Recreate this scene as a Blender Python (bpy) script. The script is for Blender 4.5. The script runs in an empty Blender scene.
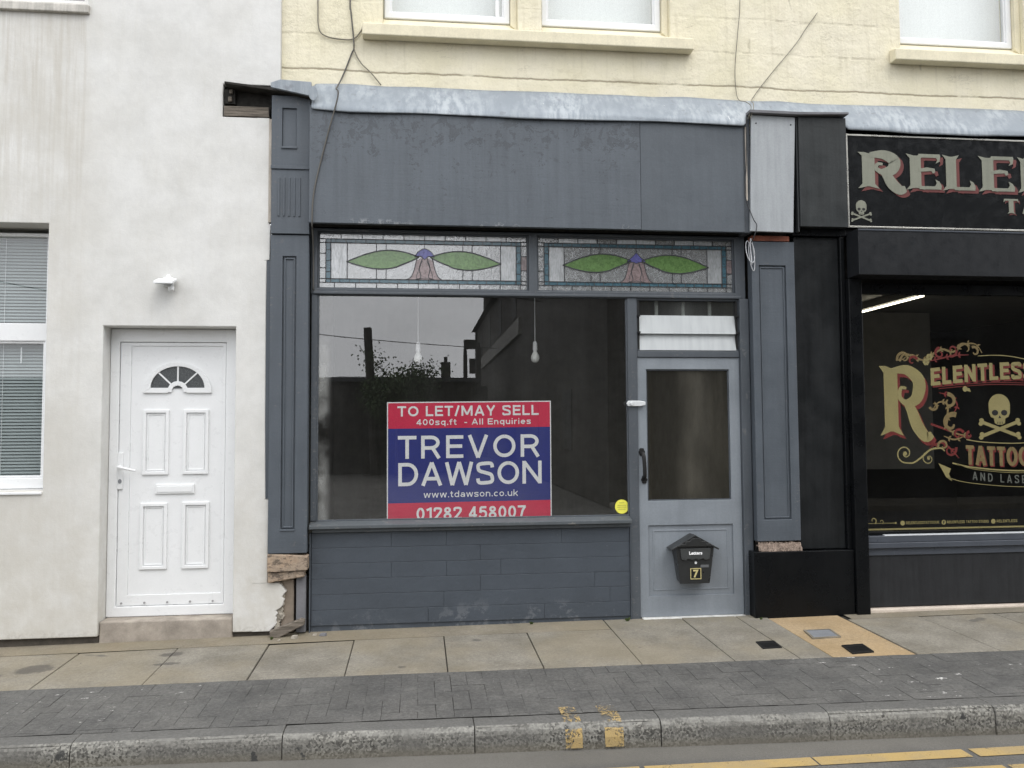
import bpy, bmesh, math, random
from mathutils import Vector, Matrix
random.seed(7)
sc = bpy.context.scene
COL = sc.collection
R = math.radians

# ------------------------------------------------------------------ camera, light, exposure
def make_camera():
    yaw, pitch, roll = R(6.504), R(3.018), R(-0.347)
    f = Vector((math.sin(yaw)*math.cos(pitch), math.cos(yaw)*math.cos(pitch), math.sin(pitch)))
    r = Vector((math.cos(yaw), -math.sin(yaw), 0)); u = r.cross(f)
    r2 = r*math.cos(roll)+u*math.sin(roll); u2 = u*math.cos(roll)-r*math.sin(roll)
    cd = bpy.data.cameras.new("camera"); cd.sensor_width = 36; cd.lens = 36*828/1024
    cd.clip_start = 0.05; cd.clip_end = 2000
    c = bpy.data.objects.new("camera", cd); COL.objects.link(c)
    m = Matrix((r2, u2, -f)).transposed().to_4x4(); m.translation = (0, -6.4, 1.49)
    c.matrix_world = m; sc.camera = c
make_camera()
SUN_EL, SUN_AZ = R(58), R(150)          # azimuth clockwise from +Y
w = bpy.data.worlds.new("World"); sc.world = w; w.use_nodes = True
nt = w.node_tree; nt.nodes.clear()
sky = nt.nodes.new("ShaderNodeTexSky"); sky.sky_type = 'NISHITA'; sky.sun_disc = False
sky.sun_elevation = SUN_EL; sky.sun_rotation = SUN_AZ; sky.air_density = 1.0; sky.dust_density = 4.0; sky.ozone_density = 1.0
hs = nt.nodes.new("ShaderNodeHueSaturation"); hs.inputs['Saturation'].default_value = 0.16; hs.inputs['Value'].default_value = 1.0
tc = nt.nodes.new("ShaderNodeTexCoord"); mp = nt.nodes.new("ShaderNodeMapping"); mp.inputs['Scale'].default_value = (1, 1, 2.6)
cl = nt.nodes.new("ShaderNodeTexNoise"); cl.inputs['Scale'].default_value = 2.2; cl.inputs['Detail'].default_value = 5; cl.inputs['Roughness'].default_value = .55
mr = nt.nodes.new("ShaderNodeMapRange"); mr.inputs['From Min'].default_value = .3; mr.inputs['From Max'].default_value = .7
mr.inputs['To Min'].default_value = .82; mr.inputs['To Max'].default_value = 1.15
vm = nt.nodes.new("ShaderNodeVectorMath"); vm.operation = 'SCALE'
bg = nt.nodes.new("ShaderNodeBackground"); bg.inputs['Strength'].default_value = 0.12
ow = nt.nodes.new("ShaderNodeOutputWorld")
L = nt.links.new
veil = nt.nodes.new("ShaderNodeMix"); veil.data_type = 'RGBA'; veil.inputs['Factor'].default_value = .8; veil.inputs[7].default_value = (11.0, 11.2, 11.6, 1)   # even cloud deck
L(hs.outputs[0], veil.inputs[6])
L(sky.outputs[0], hs.inputs['Color']); L(tc.outputs['Generated'], mp.inputs[0]); L(mp.outputs[0], cl.inputs['Vector'])
L(cl.outputs[0], mr.inputs[0]); L(veil.outputs[2], vm.inputs[0]); L(mr.outputs[0], vm.inputs['Scale'])
L(vm.outputs[0], bg.inputs[0]); L(bg.outputs[0], ow.inputs[0])
sl = bpy.data.lights.new("sun", 'SUN'); sl.energy = 0.6; sl.angle = R(35); sl.color = (1, .96, .9)
so = bpy.data.objects.new("sun", sl); COL.objects.link(so)
sd = Vector((math.sin(SUN_AZ)*math.cos(SUN_EL), math.cos(SUN_AZ)*math.cos(SUN_EL), math.sin(SUN_EL)))
so.rotation_euler = sd.to_track_quat('Z', 'Y').to_euler()
sc.view_settings.view_transform = 'Standard'; sc.view_settings.look = 'None'
sc.view_settings.exposure = 0.85; sc.view_settings.gamma = 1.0; sc.view_settings.use_curve_mapping = False
sc.render.engine = 'CYCLES'
sc.cycles.max_bounces = 10; sc.cycles.transparent_max_bounces = 16; sc.cycles.caustics_reflective = False

# ------------------------------------------------------------------ material helpers
class NT:
    def __init__(s, name):
        s.m = bpy.data.materials.new(name); s.m.use_nodes = True
        s.t = s.m.node_tree; s.t.nodes.clear()
        s.out = s.n("OutputMaterial"); s.pos = s.n("NewGeometry").outputs['Position']
    def n(s, t, **kw):
        nd = s.t.nodes.new("ShaderNode"+t)
        for k, v in kw.items(): setattr(nd, k, v)
        return nd
    def put(s, sock, v):
        if isinstance(v, bpy.types.NodeSocket): s.t.links.new(v, sock)
        elif isinstance(v, (tuple, list)) and len(v) == 3 and sock.type == 'RGBA': sock.default_value = (*v, 1)
        else: sock.default_value = v
    def math(s, op, a, b=0.0, c=None, clamp=False):
        nd = s.n("Math", operation=op, use_clamp=clamp); s.put(nd.inputs[0], a); s.put(nd.inputs[1], b)
        if c is not None: s.put(nd.inputs[2], c)
        return nd.outputs[0]
    def scale(s, v, k):
        nd = s.n("VectorMath", operation='SCALE'); s.put(nd.inputs[0], v); s.put(nd.inputs['Scale'], k); return nd.outputs[0]
    def vmul(s, v, k):
        nd = s.n("VectorMath", operation='MULTIPLY'); s.put(nd.inputs[0], v); nd.inputs[1].default_value = k; return nd.outputs[0]
    def vadd(s, v, k):
        nd = s.n("VectorMath", operation='ADD'); s.put(nd.inputs[0], v); s.put(nd.inputs[1], k); return nd.outputs[0]
    def noise(s, sc_, det=4, rough=.6, aniso=None, vec=None, off=(0, 0, 0), dist=0):
        v = vec or s.pos
        if off != (0, 0, 0): v = s.vadd(v, off)
        if aniso: v = s.vmul(v, aniso)
        nd = s.n("TexNoise"); s.t.links.new(v, nd.inputs['Vector'])
        nd.inputs['Scale'].default_value = sc_; nd.inputs['Detail'].default_value = det; nd.inputs['Roughness'].default_value = rough
        nd.inputs['Distortion'].default_value = dist
        return nd.outputs[0]
    def ramp(s, v, a, b, lo=0.0, hi=1.0, smooth=True):
        nd = s.n("MapRange", interpolation_type='SMOOTHSTEP' if smooth else 'LINEAR', clamp=True)
        s.put(nd.inputs[0], v)
        for i, x in zip((1, 2, 3, 4), (a, b, lo, hi)): nd.inputs[i].default_value = x
        return nd.outputs[0]
    def mix(s, f, a, b):
        nd = s.n("Mix", data_type='RGBA'); s.put(nd.inputs['Factor'], f); s.put(nd.inputs[6], a); s.put(nd.inputs[7], b); return nd.outputs[2]
    def xyz(s):
        nd = s.n("SeparateXYZ"); s.t.links.new(s.pos, nd.inputs[0]); return nd.outputs
    def bump(s, h, strength, dist=.01, prev=None):
        nd = s.n("Bump"); s.put(nd.inputs['Height'], h); nd.inputs['Strength'].default_value = strength; nd.inputs['Distance'].default_value = dist
        if prev is not None: s.t.links.new(prev, nd.inputs['Normal'])
        return nd.outputs[0]
    def pbsdf(s, col, rough=.5, spec=.5, metal=0, normal=None, **kw):
        b = s.n("BsdfPrincipled"); s.put(b.inputs['Base Color'], col); s.put(b.inputs['Roughness'], rough)
        s.put(b.inputs['Specular IOR Level'], spec); s.put(b.inputs['Metallic'], metal)
        if normal is not None: s.t.links.new(normal, b.inputs['Normal'])
        for k, v in kw.items(): s.put(b.inputs[k], v)
        return b.outputs[0]
    def done(s, sh): s.t.links.new(sh, s.out.inputs['Surface']); return s.m

def col_node(n, c):
    r = n.n("RGB"); r.outputs[0].default_value = (*c, 1); return r.outputs[0]
def band(n, z, c, half, soft):                     # 1 near value c, fading out
    d = n.math('ABSOLUTE', n.math('SUBTRACT', z, c)); return n.ramp(d, half, half+soft, 1, 0)

def plain(name, col, rough=.5, spec=.5, metal=0, var=.12, vs=6, fine=.08, fs=90, streak=0, bump=.15, bs=70, bd=.004, aniso=None):
    n = NT(name)
    k = n.ramp(n.noise(vs, 5, aniso=aniso), .25, .75, 1-var, 1+var, False)
    k = n.math('MULTIPLY', k, n.ramp(n.noise(fs, 3), .25, .75, 1-fine, 1+fine, False))
    if streak: k = n.math('MULTIPLY', k, n.ramp(n.noise(9, 5, aniso=(4, 4, .25)), .35, .7, 1+streak*.4, 1-streak))
    c = n.scale(n.n("RGB").outputs[0], k)
    c.node.inputs[0].links[0].from_node.outputs[0].default_value = (*col, 1)
    rr = n.ramp(n.noise(vs*2.3, 4), .3, .7, max(0.02, rough-.08), min(1, rough+.08), False)
    nm = n.bump(n.noise(bs, 4), bump, bd) if bump else None
    return n.done(n.pbsdf(c, rr, spec, metal, nm))

def painted(name, col, peel=0.0, under=(.09, .085, .08), rough=.5, top=None, streak=.15, wood=True, spec=.4):
    """old brush-painted timber: brush grain, run marks, chipped patches showing the dull coat below"""
    n = NT(name); x, y, z = n.xyz()
    k = n.ramp(n.noise(2.5, 6), .25, .75, .86, 1.12, False)
    k = n.math('MULTIPLY', k, n.ramp(n.noise(5, 5, .6, aniso=(4, 4, .22)), .3, .75, 1+streak*.35, 1-streak*.5))
    k = n.math('MULTIPLY', k, n.ramp(n.noise(70, 4, .7), .25, .75, .92, 1.08, False))
    rgb = n.n("RGB"); rgb.outputs[0].default_value = (*col, 1)
    c = n.scale(rgb.outputs[0], k)
    h = n.noise(24, 6, .65, aniso=(.2, 1, 2.5) if wood else None)
    nm = n.bump(h, .10, .004); nm = n.bump(n.noise(3.5, 4), .2, .02, nm); nm = n.bump(n.noise(48, 5, .7), .16, .004, nm); nm = n.bump(n.noise(220, 2), .1, .002, nm)
    if peel:
        pm = n.noise(15, 9, .74, aniso=(.75, 1, .8), dist=.6)
        if top is not None:
            pm = n.math('ADD', pm, n.ramp(z, top-.72, top-.05, -.10, .05))
        m = n.ramp(pm, .64-peel*.1, .655-peel*.1)
        bandv = n.ramp(n.noise(6, 3, aniso=(1.4, 1, .08), off=(1, 0, 0)), .5, .64); m2 = n.math('MAXIMUM', n.ramp(n.noise(38, 4), .72, .74), n.math('MULTIPLY', bandv, n.ramp(n.noise(44, 4, .65, aniso=(.7, 1, 1.3)), .60, .635)));         rim = n.ramp(n.math('ABSOLUTE', n.math('SUBTRACT', pm, .655-peel*.1)), .0, .012, 1, 0)
        rim = n.math('MULTIPLY', rim, n.ramp(n.noise(5, 3, off=(4, 4, 1)), .42, .55))
        c = n.mix(n.math('MULTIPLY', m, .45), c, under)
        c = n.mix(n.math('MULTIPLY', rim, .75), c, tuple(v*.6 for v in under))
        c = n.mix(n.math('MULTIPLY', m2, .7), c, under)
        nm = n.bump(m, -.5, .003, nm); nm = n.bump(m2, -.7, .004, nm)
        if top is not None:
            ed = n.math('MULTIPLY', n.ramp(z, 3.09, 3.055), n.ramp(n.noise(13, 6, .7), .50, .58)); ed = n.math('MULTIPLY', ed, n.ramp(n.noise(2.0, 2, off=(3.1, 0, 0)), .46, .56))
            c = n.mix(n.math('MULTIPLY', ed, .6), c, (.26, .27, .28)); nm = n.bump(ed, .6, .006, nm)
        nm = n.bump(n.noise(40, 5, .7, aniso=(.12, 1, 1.6)), .22, .004, nm)
    return n.done(n.pbsdf(c, n.ramp(n.noise(5, 4), .3, .7, rough-.08, rough+.1), spec, 0, nm))

def glass(name, k=1.9, tint=(.86, .88, .87), dirt=.05, wav=.0, rough=0.0, dcol=(.55, .56, .54), streakx=4, edge=None):
    n = NT(name)
    nm = n.bump(n.noise(1.6, 2), wav, .02) if wav else None
    fr = n.n("Fresnel")
    bf = n.n("NewGeometry").outputs['Backfacing']; n.put(fr.inputs[0], n.math('SUBTRACT', 1.5, n.math('MULTIPLY', bf, 1.5-1/1.5)))   # a thin pane reflects alike from both sides
    if nm: n.t.links.new(nm, fr.inputs['Normal'])
    f = n.math('MULTIPLY', fr.outputs[0], k, clamp=True)
    tr = n.n("BsdfTransparent"); tr.inputs[0].default_value = (*tint, 1)
    gl = n.n("BsdfGlossy"); gl.inputs['Roughness'].default_value = rough; gl.inputs['Color'].default_value = (1, 1, 1, 1)
    if nm: n.t.links.new(nm, gl.inputs['Normal'])
    a = n.n("MixShader"); n.put(a.inputs[0], f); n.t.links.new(tr.outputs[0], a.inputs[1]); n.t.links.new(gl.outputs[0], a.inputs[2])
    s = a.outputs[0]
    if dirt:
        d = n.n("BsdfDiffuse"); d.inputs[0].default_value = (*dcol, 1)
        q = n.math('MULTIPLY', n.ramp(n.noise(streakx, 4, .5, aniso=(1, 1, .12)), .4, .85), n.ramp(n.noise(2, 4), .3, .7, .2, 1))
        if edge is not None: q = n.math('ADD', q, n.math('MULTIPLY', n.math('MULTIPLY', band(n, n.xyz()[0], edge, .012, .07), n.ramp(n.noise(2.2, 5, .6), .38, .66)), 13))
        q = n.math('ADD', q, n.math('MULTIPLY', n.ramp(n.noise(55, 3, off=(3, 1, 7)), .745, .76), 3.5))
        q = n.math('ADD', n.math('MULTIPLY', q, dirt), dirt*.25, clamp=True)
        b = n.n("MixShader"); n.put(b.inputs[0], q); n.t.links.new(s, b.inputs[1]); n.t.links.new(d.outputs[0], b.inputs[2]); s = b.outputs[0]
    return n.done(s)

def emit(name, col, st):
    n = NT(name); e = n.n("Emission"); e.inputs[0].default_value = (*col, 1); e.inputs[1].default_value = st
    return n.done(e.outputs[0])

# ------------------------------------------------------------------ mesh helpers
class MB:
    def __init__(s): s.v = []; s.f = []; s.mi = []; s.cur = 0
    def mat(s, i): s.cur = i; return s
    def add(s, vs, fs):
        o = len(s.v); s.v += [tuple(p) for p in vs]
        for f in fs: s.f.append([i+o for i in f]); s.mi.append(s.cur)
        return s
    def box(s, x0, x1, y0, y1, z0, z1):
        return s.add([(x0,y0,z0),(x1,y0,z0),(x1,y1,z0),(x0,y1,z0),(x0,y0,z1),(x1,y0,z1),(x1,y1,z1),(x0,y1,z1)],
                     [(0,3,2,1),(4,5,6,7),(0,1,5,4),(1,2,6,5),(2,3,7,6),(3,0,4,7)])
    def prism(s, poly, y0, y1):                      # poly in (x,z), counter-clockwise seen from the street
        a = sum(poly[i][0]*poly[(i+1) % len(poly)][1]-poly[(i+1) % len(poly)][0]*poly[i][1] for i in range(len(poly)))
        if a < 0: poly = poly[::-1]
        n = len(poly)
        vs = [(x, y0, z) for x, z in poly]+[(x, y1, z) for x, z in poly]
        fs = [tuple(range(n)), tuple(range(2*n-1, n-1, -1))]+[(i, i+n, (i+1) % n+n, (i+1) % n) for i in range(n)]
        return s.add(vs, fs)
    def xprism(s, poly, x0, x1):                     # poly in (y,z)
        n = len(poly)
        vs = [(x0, y, z) for y, z in poly]+[(x1, y, z) for y, z in poly]
        return s.add(vs, [tuple(range(n)), tuple(range(2*n-1, n-1, -1))]+[(i, i+n, (i+1) % n+n, (i+1) % n) for i in range(n)])
    def plate(s, x0, x1, z0, z1, y0, y1, holes=(), open_right=False):  # slab with rectangular through-holes
        xs = sorted({x0, x1, *[h[0] for h in holes], *[h[1] for h in holes]}); zs = sorted({z0, z1, *[h[2] for h in holes], *[h[3] for h in holes]})
        xs = [x for x in xs if x0 <= x <= x1]; zs = [z for z in zs if z0 <= z <= z1]
        nx, nz = len(xs)-1, len(zs)-1
        def occ(i, j):
            if not (0 <= i < nx and 0 <= j < nz): return False
            cx, cz = (xs[i]+xs[i+1])/2, (zs[j]+zs[j+1])/2
            return not any(h[0] < cx < h[1] and h[2] < cz < h[3] for h in holes)
        idx = {}; vs = []; fs = []
        def V(i, j, k):
            if (i, j, k) not in idx: idx[(i, j, k)] = len(vs); vs.append((xs[i], (y0, y1)[k], zs[j]))
            return idx[(i, j, k)]
        for i in range(nx):
            for j in range(nz):
                if not occ(i, j): continue
                fs.append((V(i,j,0), V(i+1,j,0), V(i+1,j+1,0), V(i,j+1,0)))
                fs.append((V(i,j,1), V(i,j+1,1), V(i+1,j+1,1), V(i+1,j,1)))
                if not occ(i-1, j): fs.append((V(i,j,1), V(i,j,0), V(i,j+1,0), V(i,j+1,1)))
                if not occ(i+1, j) and not (open_right and i == nx-1): fs.append((V(i+1,j,0), V(i+1,j,1), V(i+1,j+1,1), V(i+1,j+1,0)))
                if not occ(i, j-1): fs.append((V(i,j,1), V(i+1,j,1), V(i+1,j,0), V(i,j,0)))
                if not occ(i, j+1): fs.append((V(i,j+1,0), V(i+1,j+1,0), V(i+1,j+1,1), V(i,j+1,1)))
        return s.add(vs, fs)
    def ring(s, x0, x1, z0, z1, t, y0, y1): return s.plate(x0, x1, z0, z1, y0, y1, [(x0+t, x1-t, z0+t, z1-t)])
    def tube(s, pts, r, n=8, cap=True):
        pts = [Vector(p) for p in pts]; rings = []; up = Vector((0.13, .97, .21))
        for i, p in enumerate(pts):
            d = (pts[min(i+1, len(pts)-1)]-pts[max(i-1, 0)]).normalized()
            a = d.cross(up)
            if a.length < 1e-3: a = d.cross(Vector((1, 0, 0)))
            a.normalize(); b = d.cross(a).normalized()
            rr = r[i] if isinstance(r, (list, tuple)) else r
            rings.append([p+rr*(math.cos(t)*a+math.sin(t)*b) for t in [2*math.pi*k/n for k in range(n)]])
        vs = [v for q in rings for v in q]; fs = []
        for i in range(len(pts)-1):
            for k in range(n): fs.append((i*n+k, i*n+(k+1) % n, (i+1)*n+(k+1) % n, (i+1)*n+k))
        if cap: fs += [tuple(range(n))[::-1], tuple(range((len(pts)-1)*n, len(pts)*n))]
        return s.add(vs, fs)
    def lathe(s, cx, cy, prof, n=16):                # prof [(r,z)]
        vs = [(cx+r*math.cos(2*math.pi*k/n), cy+r*math.sin(2*math.pi*k/n), z) for r, z in prof for k in range(n)]
        fs = [(i*n+k, i*n+(k+1) % n, (i+1)*n+(k+1) % n, (i+1)*n+k) for i in range(len(prof)-1) for k in range(n)]
        fs += [tuple(range(n))[::-1], tuple(range((len(prof)-1)*n, len(prof)*n))]
        return s.add(vs, fs)
    def ribbon(s, pts, wid, y0, y1):                 # flat stroke in the xz plane
        pts = [Vector((p[0], p[1])) for p in pts]; l = []; rr = []
        for i, p in enumerate(pts):
            d = (pts[min(i+1, len(pts)-1)]-pts[max(i-1, 0)]).normalized(); nn = Vector((-d.y, d.x))
            wv = (wid[i] if isinstance(wid, (list, tuple)) else wid)/2
            l.append(p+nn*wv); rr.append(p-nn*wv)
        n = len(pts); vs = [(p.x, y0, p.y) for p in l]+[(p.x, y0, p.y) for p in rr]+[(p.x, y1, p.y) for p in l]+[(p.x, y1, p.y) for p in rr]
        fs = []
        for i in range(n-1):
            fs += [(n+i, n+i+1, i+1, i), (2*n+i, 2*n+i+1, 3*n+i+1, 3*n+i), (i, i+1, 2*n+i+1, 2*n+i), (n+i+1, n+i, 3*n+i, 3*n+i+1)]
        fs += [(0, 2*n, 3*n, n), (n-1, 2*n-1, 4*n-1, 3*n-1)]
        return s.add(vs, fs)
    def disc(s, cx, cz, rx, rz, y0, y1, n=24, a0=0, a1=2*math.pi):
        full = abs(a1-a0-2*math.pi) < 1e-6
        m = n if full else n+1
        return s.prism([(cx+rx*math.cos(a0+(a1-a0)*k/n), cz+rz*math.sin(a0+(a1-a0)*k/n)) for k in range(m)], y0, y1)
    def build(s, name, mats, parent=None, bevel=0, seg=2, smooth=False):
        me = bpy.data.meshes.new(name); off = Vector((0, 0, 0))
        if parent is not None: off = ORIG.get(parent.name, Vector((0, 0, 0)))
        me.from_pydata([tuple(Vector(v)-off) for v in s.v], [], s.f)
        if not isinstance(mats, (list, tuple)): mats = [mats]
        for m in mats: me.materials.append(m)
        for p, i in zip(me.polygons, s.mi): p.material_index = min(i, len(mats)-1); p.use_smooth = smooth
        me.update()
        o = bpy.data.objects.new(name, me); COL.objects.link(o)
        if parent is not None: o.parent = parent; ORIG[o.name] = off
        if bevel:
            b = o.modifiers.new("bevel", 'BEVEL'); b.width = bevel; b.segments = seg; b.limit_method = 'ANGLE'; b.angle_limit = R(35)
        return o
ORIG = {}
def thing(name, loc, label, cat, group=None):
    o = bpy.data.objects.new(name, None); COL.objects.link(o); o.location = loc; o.empty_display_size = .1
    ORIG[o.name] = Vector(loc); return tag(o, label, cat, group)
def tag(o, label, cat, group=None):
    o['label'] = label; o['category'] = cat
    if group: o['group'] = group
    return o
def struct(o): o['kind'] = 'structure'; return o
def ctr(o):                                           # put a one-mesh thing's origin at its own base
    me = o.data; xs = [v.co for v in me.vertices]
    c = Vector((sum(v.x for v in xs)/len(xs), sum(v.y for v in xs)/len(xs), min(v.z for v in xs)))
    me.transform(Matrix.Translation(-c)); o.location = c; return o
def copy_tree(o, loc):
    r = o.copy(); COL.objects.link(r); r.location = loc
    for ch in list(o.children):
        c = ch.copy(); COL.objects.link(c); c.parent = r
        for g in list(ch.children):
            d = g.copy(); COL.objects.link(d); d.parent = c
    return r
def sub(*a, **k): return MB.build(*a, **k)

def smooth_path(pts, n=6):
    P = [Vector(p) for p in pts]; out = []
    for i in range(len(P)-1):
        p0, p1, p2, p3 = P[max(i-1, 0)], P[i], P[i+1], P[min(i+2, len(P)-1)]
        for k in range(n):
            t = k/n
            out.append(.5*((2*p1)+(p2-p0)*t+(2*p0-5*p1+4*p2-p3)*t*t+(3*p1-p0-3*p2+p3)*t**3))
    return out+[P[-1]]

def text_mesh(body, bold=0.0, spacing=1.0, ext=.0):
    cu = bpy.data.curves.new("t", 'FONT'); cu.body = body; cu.size = 1; cu.offset = bold; cu.space_character = spacing
    cu.resolution_u = 4
    ob = bpy.data.objects.new("t", cu); COL.objects.link(ob); bpy.context.view_layer.update()
    me = bpy.data.meshes.new_from_object(ob.evaluated_get(bpy.context.evaluated_depsgraph_get()))
    vs = [tuple(v.co) for v in me.vertices]; fs = [tuple(p.vertices) for p in me.polygons]
    bpy.data.objects.remove(ob); bpy.data.curves.remove(cu); bpy.data.meshes.remove(me)
    return vs, fs
def put_text(mb, body, x0, x1, z0, z1, y, bold=0.0, spacing=1.0, warp=None, zref=None, skew=0):
    """fit the lettering into x0..x1, z0..z1 (z extents of zref's glyphs if given); 1 mm thick cut vinyl"""
    vs, fs = text_mesh(body, bold, spacing)
    rz = text_mesh(zref, bold, spacing)[0] if zref else vs
    ax, bx = min(v[0] for v in vs), max(v[0] for v in vs); az, bz = min(v[1] for v in rz), max(v[1] for v in rz)
    out = []
    for v in vs:
        x = x0+(v[0]-ax)/(bx-ax)*(x1-x0); z = z0+(v[1]-az)/(bz-az)*(z1-z0)
        if warp: x, z = warp(x, z)
        out.append((x, y, z+skew*(x-x0)))
    n = len(out); 
    mb.add(out, fs)
    # side walls
    cnt = {}
    for f in fs:
        for a, b in zip(f, f[1:]+f[:1]): cnt[(a, b)] = 1
    edges = [(a, b) for (a, b) in cnt if (b, a) not in cnt]
    mb.add([(p[0], p[1], p[2]) for p in out]+[(p[0], p[1]+.0008, p[2]) for p in out], [(b, a, a+n, b+n) for a, b in edges])
    return mb

# plain sans lettering drawn as strokes; cap height 1, h = half the stroke
def _arc(cx, cz, rx, rz, a0, a1, n=12): return [(cx+rx*math.cos(R(a0+(a1-a0)*k/n)), cz+rz*math.sin(R(a0+(a1-a0)*k/n))) for k in range(n+1)]
def sans(ch, h):
    X = .72
    def ell(w, z1, z0=0): return _arc(w/2, (z0+z1)/2, w/2-h, (z1-z0)/2-h, 90, 450, 28)
    def bowl(x, z0, z1, w): r = (z1-z0)/2; c = max(w-h-r, x+.02); return [(x, z1)]+_arc(c, (z0+z1)/2, w-h-c, r, 90, -90)+[(x, z0)]
    def S(w, t): return smooth_path([(w-h, t*.74), (w*.82, t*.93-h*.3), (w*.5, t-h), (w*.17, t*.90-h*.3), (h*1.05, t*.745), (w*.2, t*.60), (w*.5, t*.52), (w*.80, t*.43), (w-h, t*.265), (w*.83, t*.09+h*.4), (w*.5, h), (w*.17, t*.07+h*.3), (h*.9, t*.27)], 4)
    g = {
     'T': (.62, [[(0, 1-h), (.62, 1-h)], [(.31, 0), (.31, 1-h)]]),
     'L': (.56, [[(h, 0), (h, 1)], [(h, h), (.56, h)]]),
     'E': (.60, [[(h, 0), (h, 1)], [(h, 1-h), (.60, 1-h)], [(h, .52), (.56, .52)], [(h, h), (.60, h)]]),
     'F': (.56, [[(h, 0), (h, 1)], [(h, 1-h), (.56, 1-h)], [(h, .52), (.52, .52)]]),
     'R': (.70, [[(h, 0), (h, 1)], bowl(h, .46, 1-h, .66), [(.40, .46), (.70-h, 0)]]),
     'V': (.72, [[(h*.9, 1), (.36, 0)], [(.72-h*.9, 1), (.36, 0)]]),
     'O': (.80, [ell(.80, 1)]), 'C': (.74, [_arc(.40, .5, .40-h, .5-h, 42, 318, 24)]),
     'D': (.72, [[(h, 0), (h, 1)], [(h, 1-h)]+_arc(.34, .5, .38-h, .5-h, 90, -90)+[(h, h)]]),
     'A': (.74, [[(h*.8, 0), (.37, 1)], [(.74-h*.8, 0), (.37, 1)], [(.17, .30), (.57, .30)]]),
     'W': (1.0, [[(h*.8, 1), (.26, 0)], [(.26, 0), (.50, 1)], [(.50, 1), (.74, 0)], [(.74, 0), (1-h*.8, 1)]]),
     'N': (.72, [[(h, 0), (h, 1)], [(.72-h, 0), (.72-h, 1)], [(h*1.1, 1-h*.6), (.72-h*1.1, h*.6)]]),
     'M': (.86, [[(h, 0), (h, 1)], [(.86-h, 0), (.86-h, 1)], [(h*1.2, 1-h*.5), (.43, .12)], [(.86-h*1.2, 1-h*.5), (.43, .12)]]),
     'Y': (.70, [[(h*.9, 1), (.35, .42)], [(.70-h*.9, 1), (.35, .42)], [(.35, 0), (.35, .46)]]),
     'S': (.66, [S(.66, 1)]), 'I': (2*h, [[(h, 0), (h, 1)]]), '/': (.36, [[(h*.6, -.02), (.36-h*.6, 1.02)]]),
     'U': (.70, [[(h, 1)]+_arc(.35, .35, .35-h, .35-h, 180, 360)+[(.70-h, 1)]]),
     'K': (.70, [[(h, 0), (h, 1)], [(h, .40), (.66, 1)], [(.28, .56), (.70-h, 0)]]),
     '0': (.58, [ell(.58, 1)]), '1': (.38, [[(.30, 0), (.30, 1)], [(.02, .78), (.30, .90)]]),
     '2': (.58, [smooth_path([(h, .68), (.10, .88), (.30, 1-h), (.50, .86), (.50, .66), (.34, .40), (h*1.2, h)], 4), [(h*.6, h), (.58, h)]]),
     '4': (.60, [[(.42, 0), (.42, 1)], [(.42, .96), (h*.9, .30)], [(h*.4, .28), (.60, .28)]]),
     '5': (.58, [[(.14, 1-h), (.54, 1-h)], [(.15, 1-h), (.11, .48)], smooth_path([(.11, .50), (.28, .62), (.48, .54), (.52, .33), (.45, .14), (.28, h), (.12, .09+h*.4), (h*.9, .25)], 4)]),
     '7': (.56, [[(0, 1-h), (.56, 1-h)], smooth_path([(.53, 1-h), (.34, .58), (.22, 0)], 4)]),
     '8': (.58, [_arc(.29, .755, .25-h, .245-h, 90, 450, 20), _arc(.29, .27, .29-h, .27-h, 90, 450, 22)]),
     's': (.50, [S(.50, X)]), 'q': (.56, [ell(.56, X), [(.56-h, -.24), (.56-h, X)]]), 'd': (.56, [ell(.56, X), [(.56-h, 0), (.56-h, 1)]]),
     'f': (.34, [smooth_path([(.34, 1-h), (.20, .96-h), (.15, .82), (.15, 0)], 4), [(0, X-h), (.32, X-h)]]),
     't': (.34, [[(.15, .93), (.15, .17)]+_arc(.27, .17, .12, .17-h, 180, 270, 5)+[(.34, h)], [(0, X-h), (.32, X-h)]]),
     'l': (2*h, [[(h, 0), (h, 1)]]), 'i': (2*h, [[(h, 0), (h, X)], [(h, .86), (h, 1)]]),
     'n': (.54, [[(h, 0), (h, X)], [(h, X*.55)]+_arc(.27, X*.6, .27-h, X*.4-h, 170, 0)+[(.54-h, 0)]]),
     'u': (.54, [[(.54-h, 0), (.54-h, X)], [(h, X)]+_arc(.27, X*.4, .27-h, X*.4-h, 180, 340)]),
     'r': (.36, [[(h, 0), (h, X)], [(h, X*.5)]+_arc(.30, X*.55, .30-h, X*.45-h, 165, 80, 6)]),
     'e': (.56, [_arc(.28, X/2, .28-h, X/2-h, 0, 318, 22), [(h, X*.5), (.56-h*.6, X*.5)]]),
     'w': (.78, [[(h*.8, X), (.20, 0)], [(.20, 0), (.39, X)], [(.39, X), (.58, 0)], [(.58, 0), (.78-h*.8, X)]]),
     'a': (.54, [_arc(.25, .23, .25-h, .23-h, 90, 450, 20), smooth_path([(h*1.4, X*.78), (.27, X-h), (.54-h, X*.7), (.54-h, 0)], 4)]),
     'o': (.56, [ell(.56, X)]), 'c': (.50, [_arc(.28, X/2, .28-h, X/2-h, 48, 312, 20)]),
     'k': (.52, [[(h, 0), (h, 1)], [(h, .28), (.48, X)], [(.22, .42), (.52-h*.5, 0)]]),
     '.': (2.2*h, [[(1.1*h, 0), (1.1*h, 2.2*h)]]), '-': (.34, [[(.02, .36), (.32, .36)]]), ' ': (.26, [])}
    return g[ch]
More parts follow.
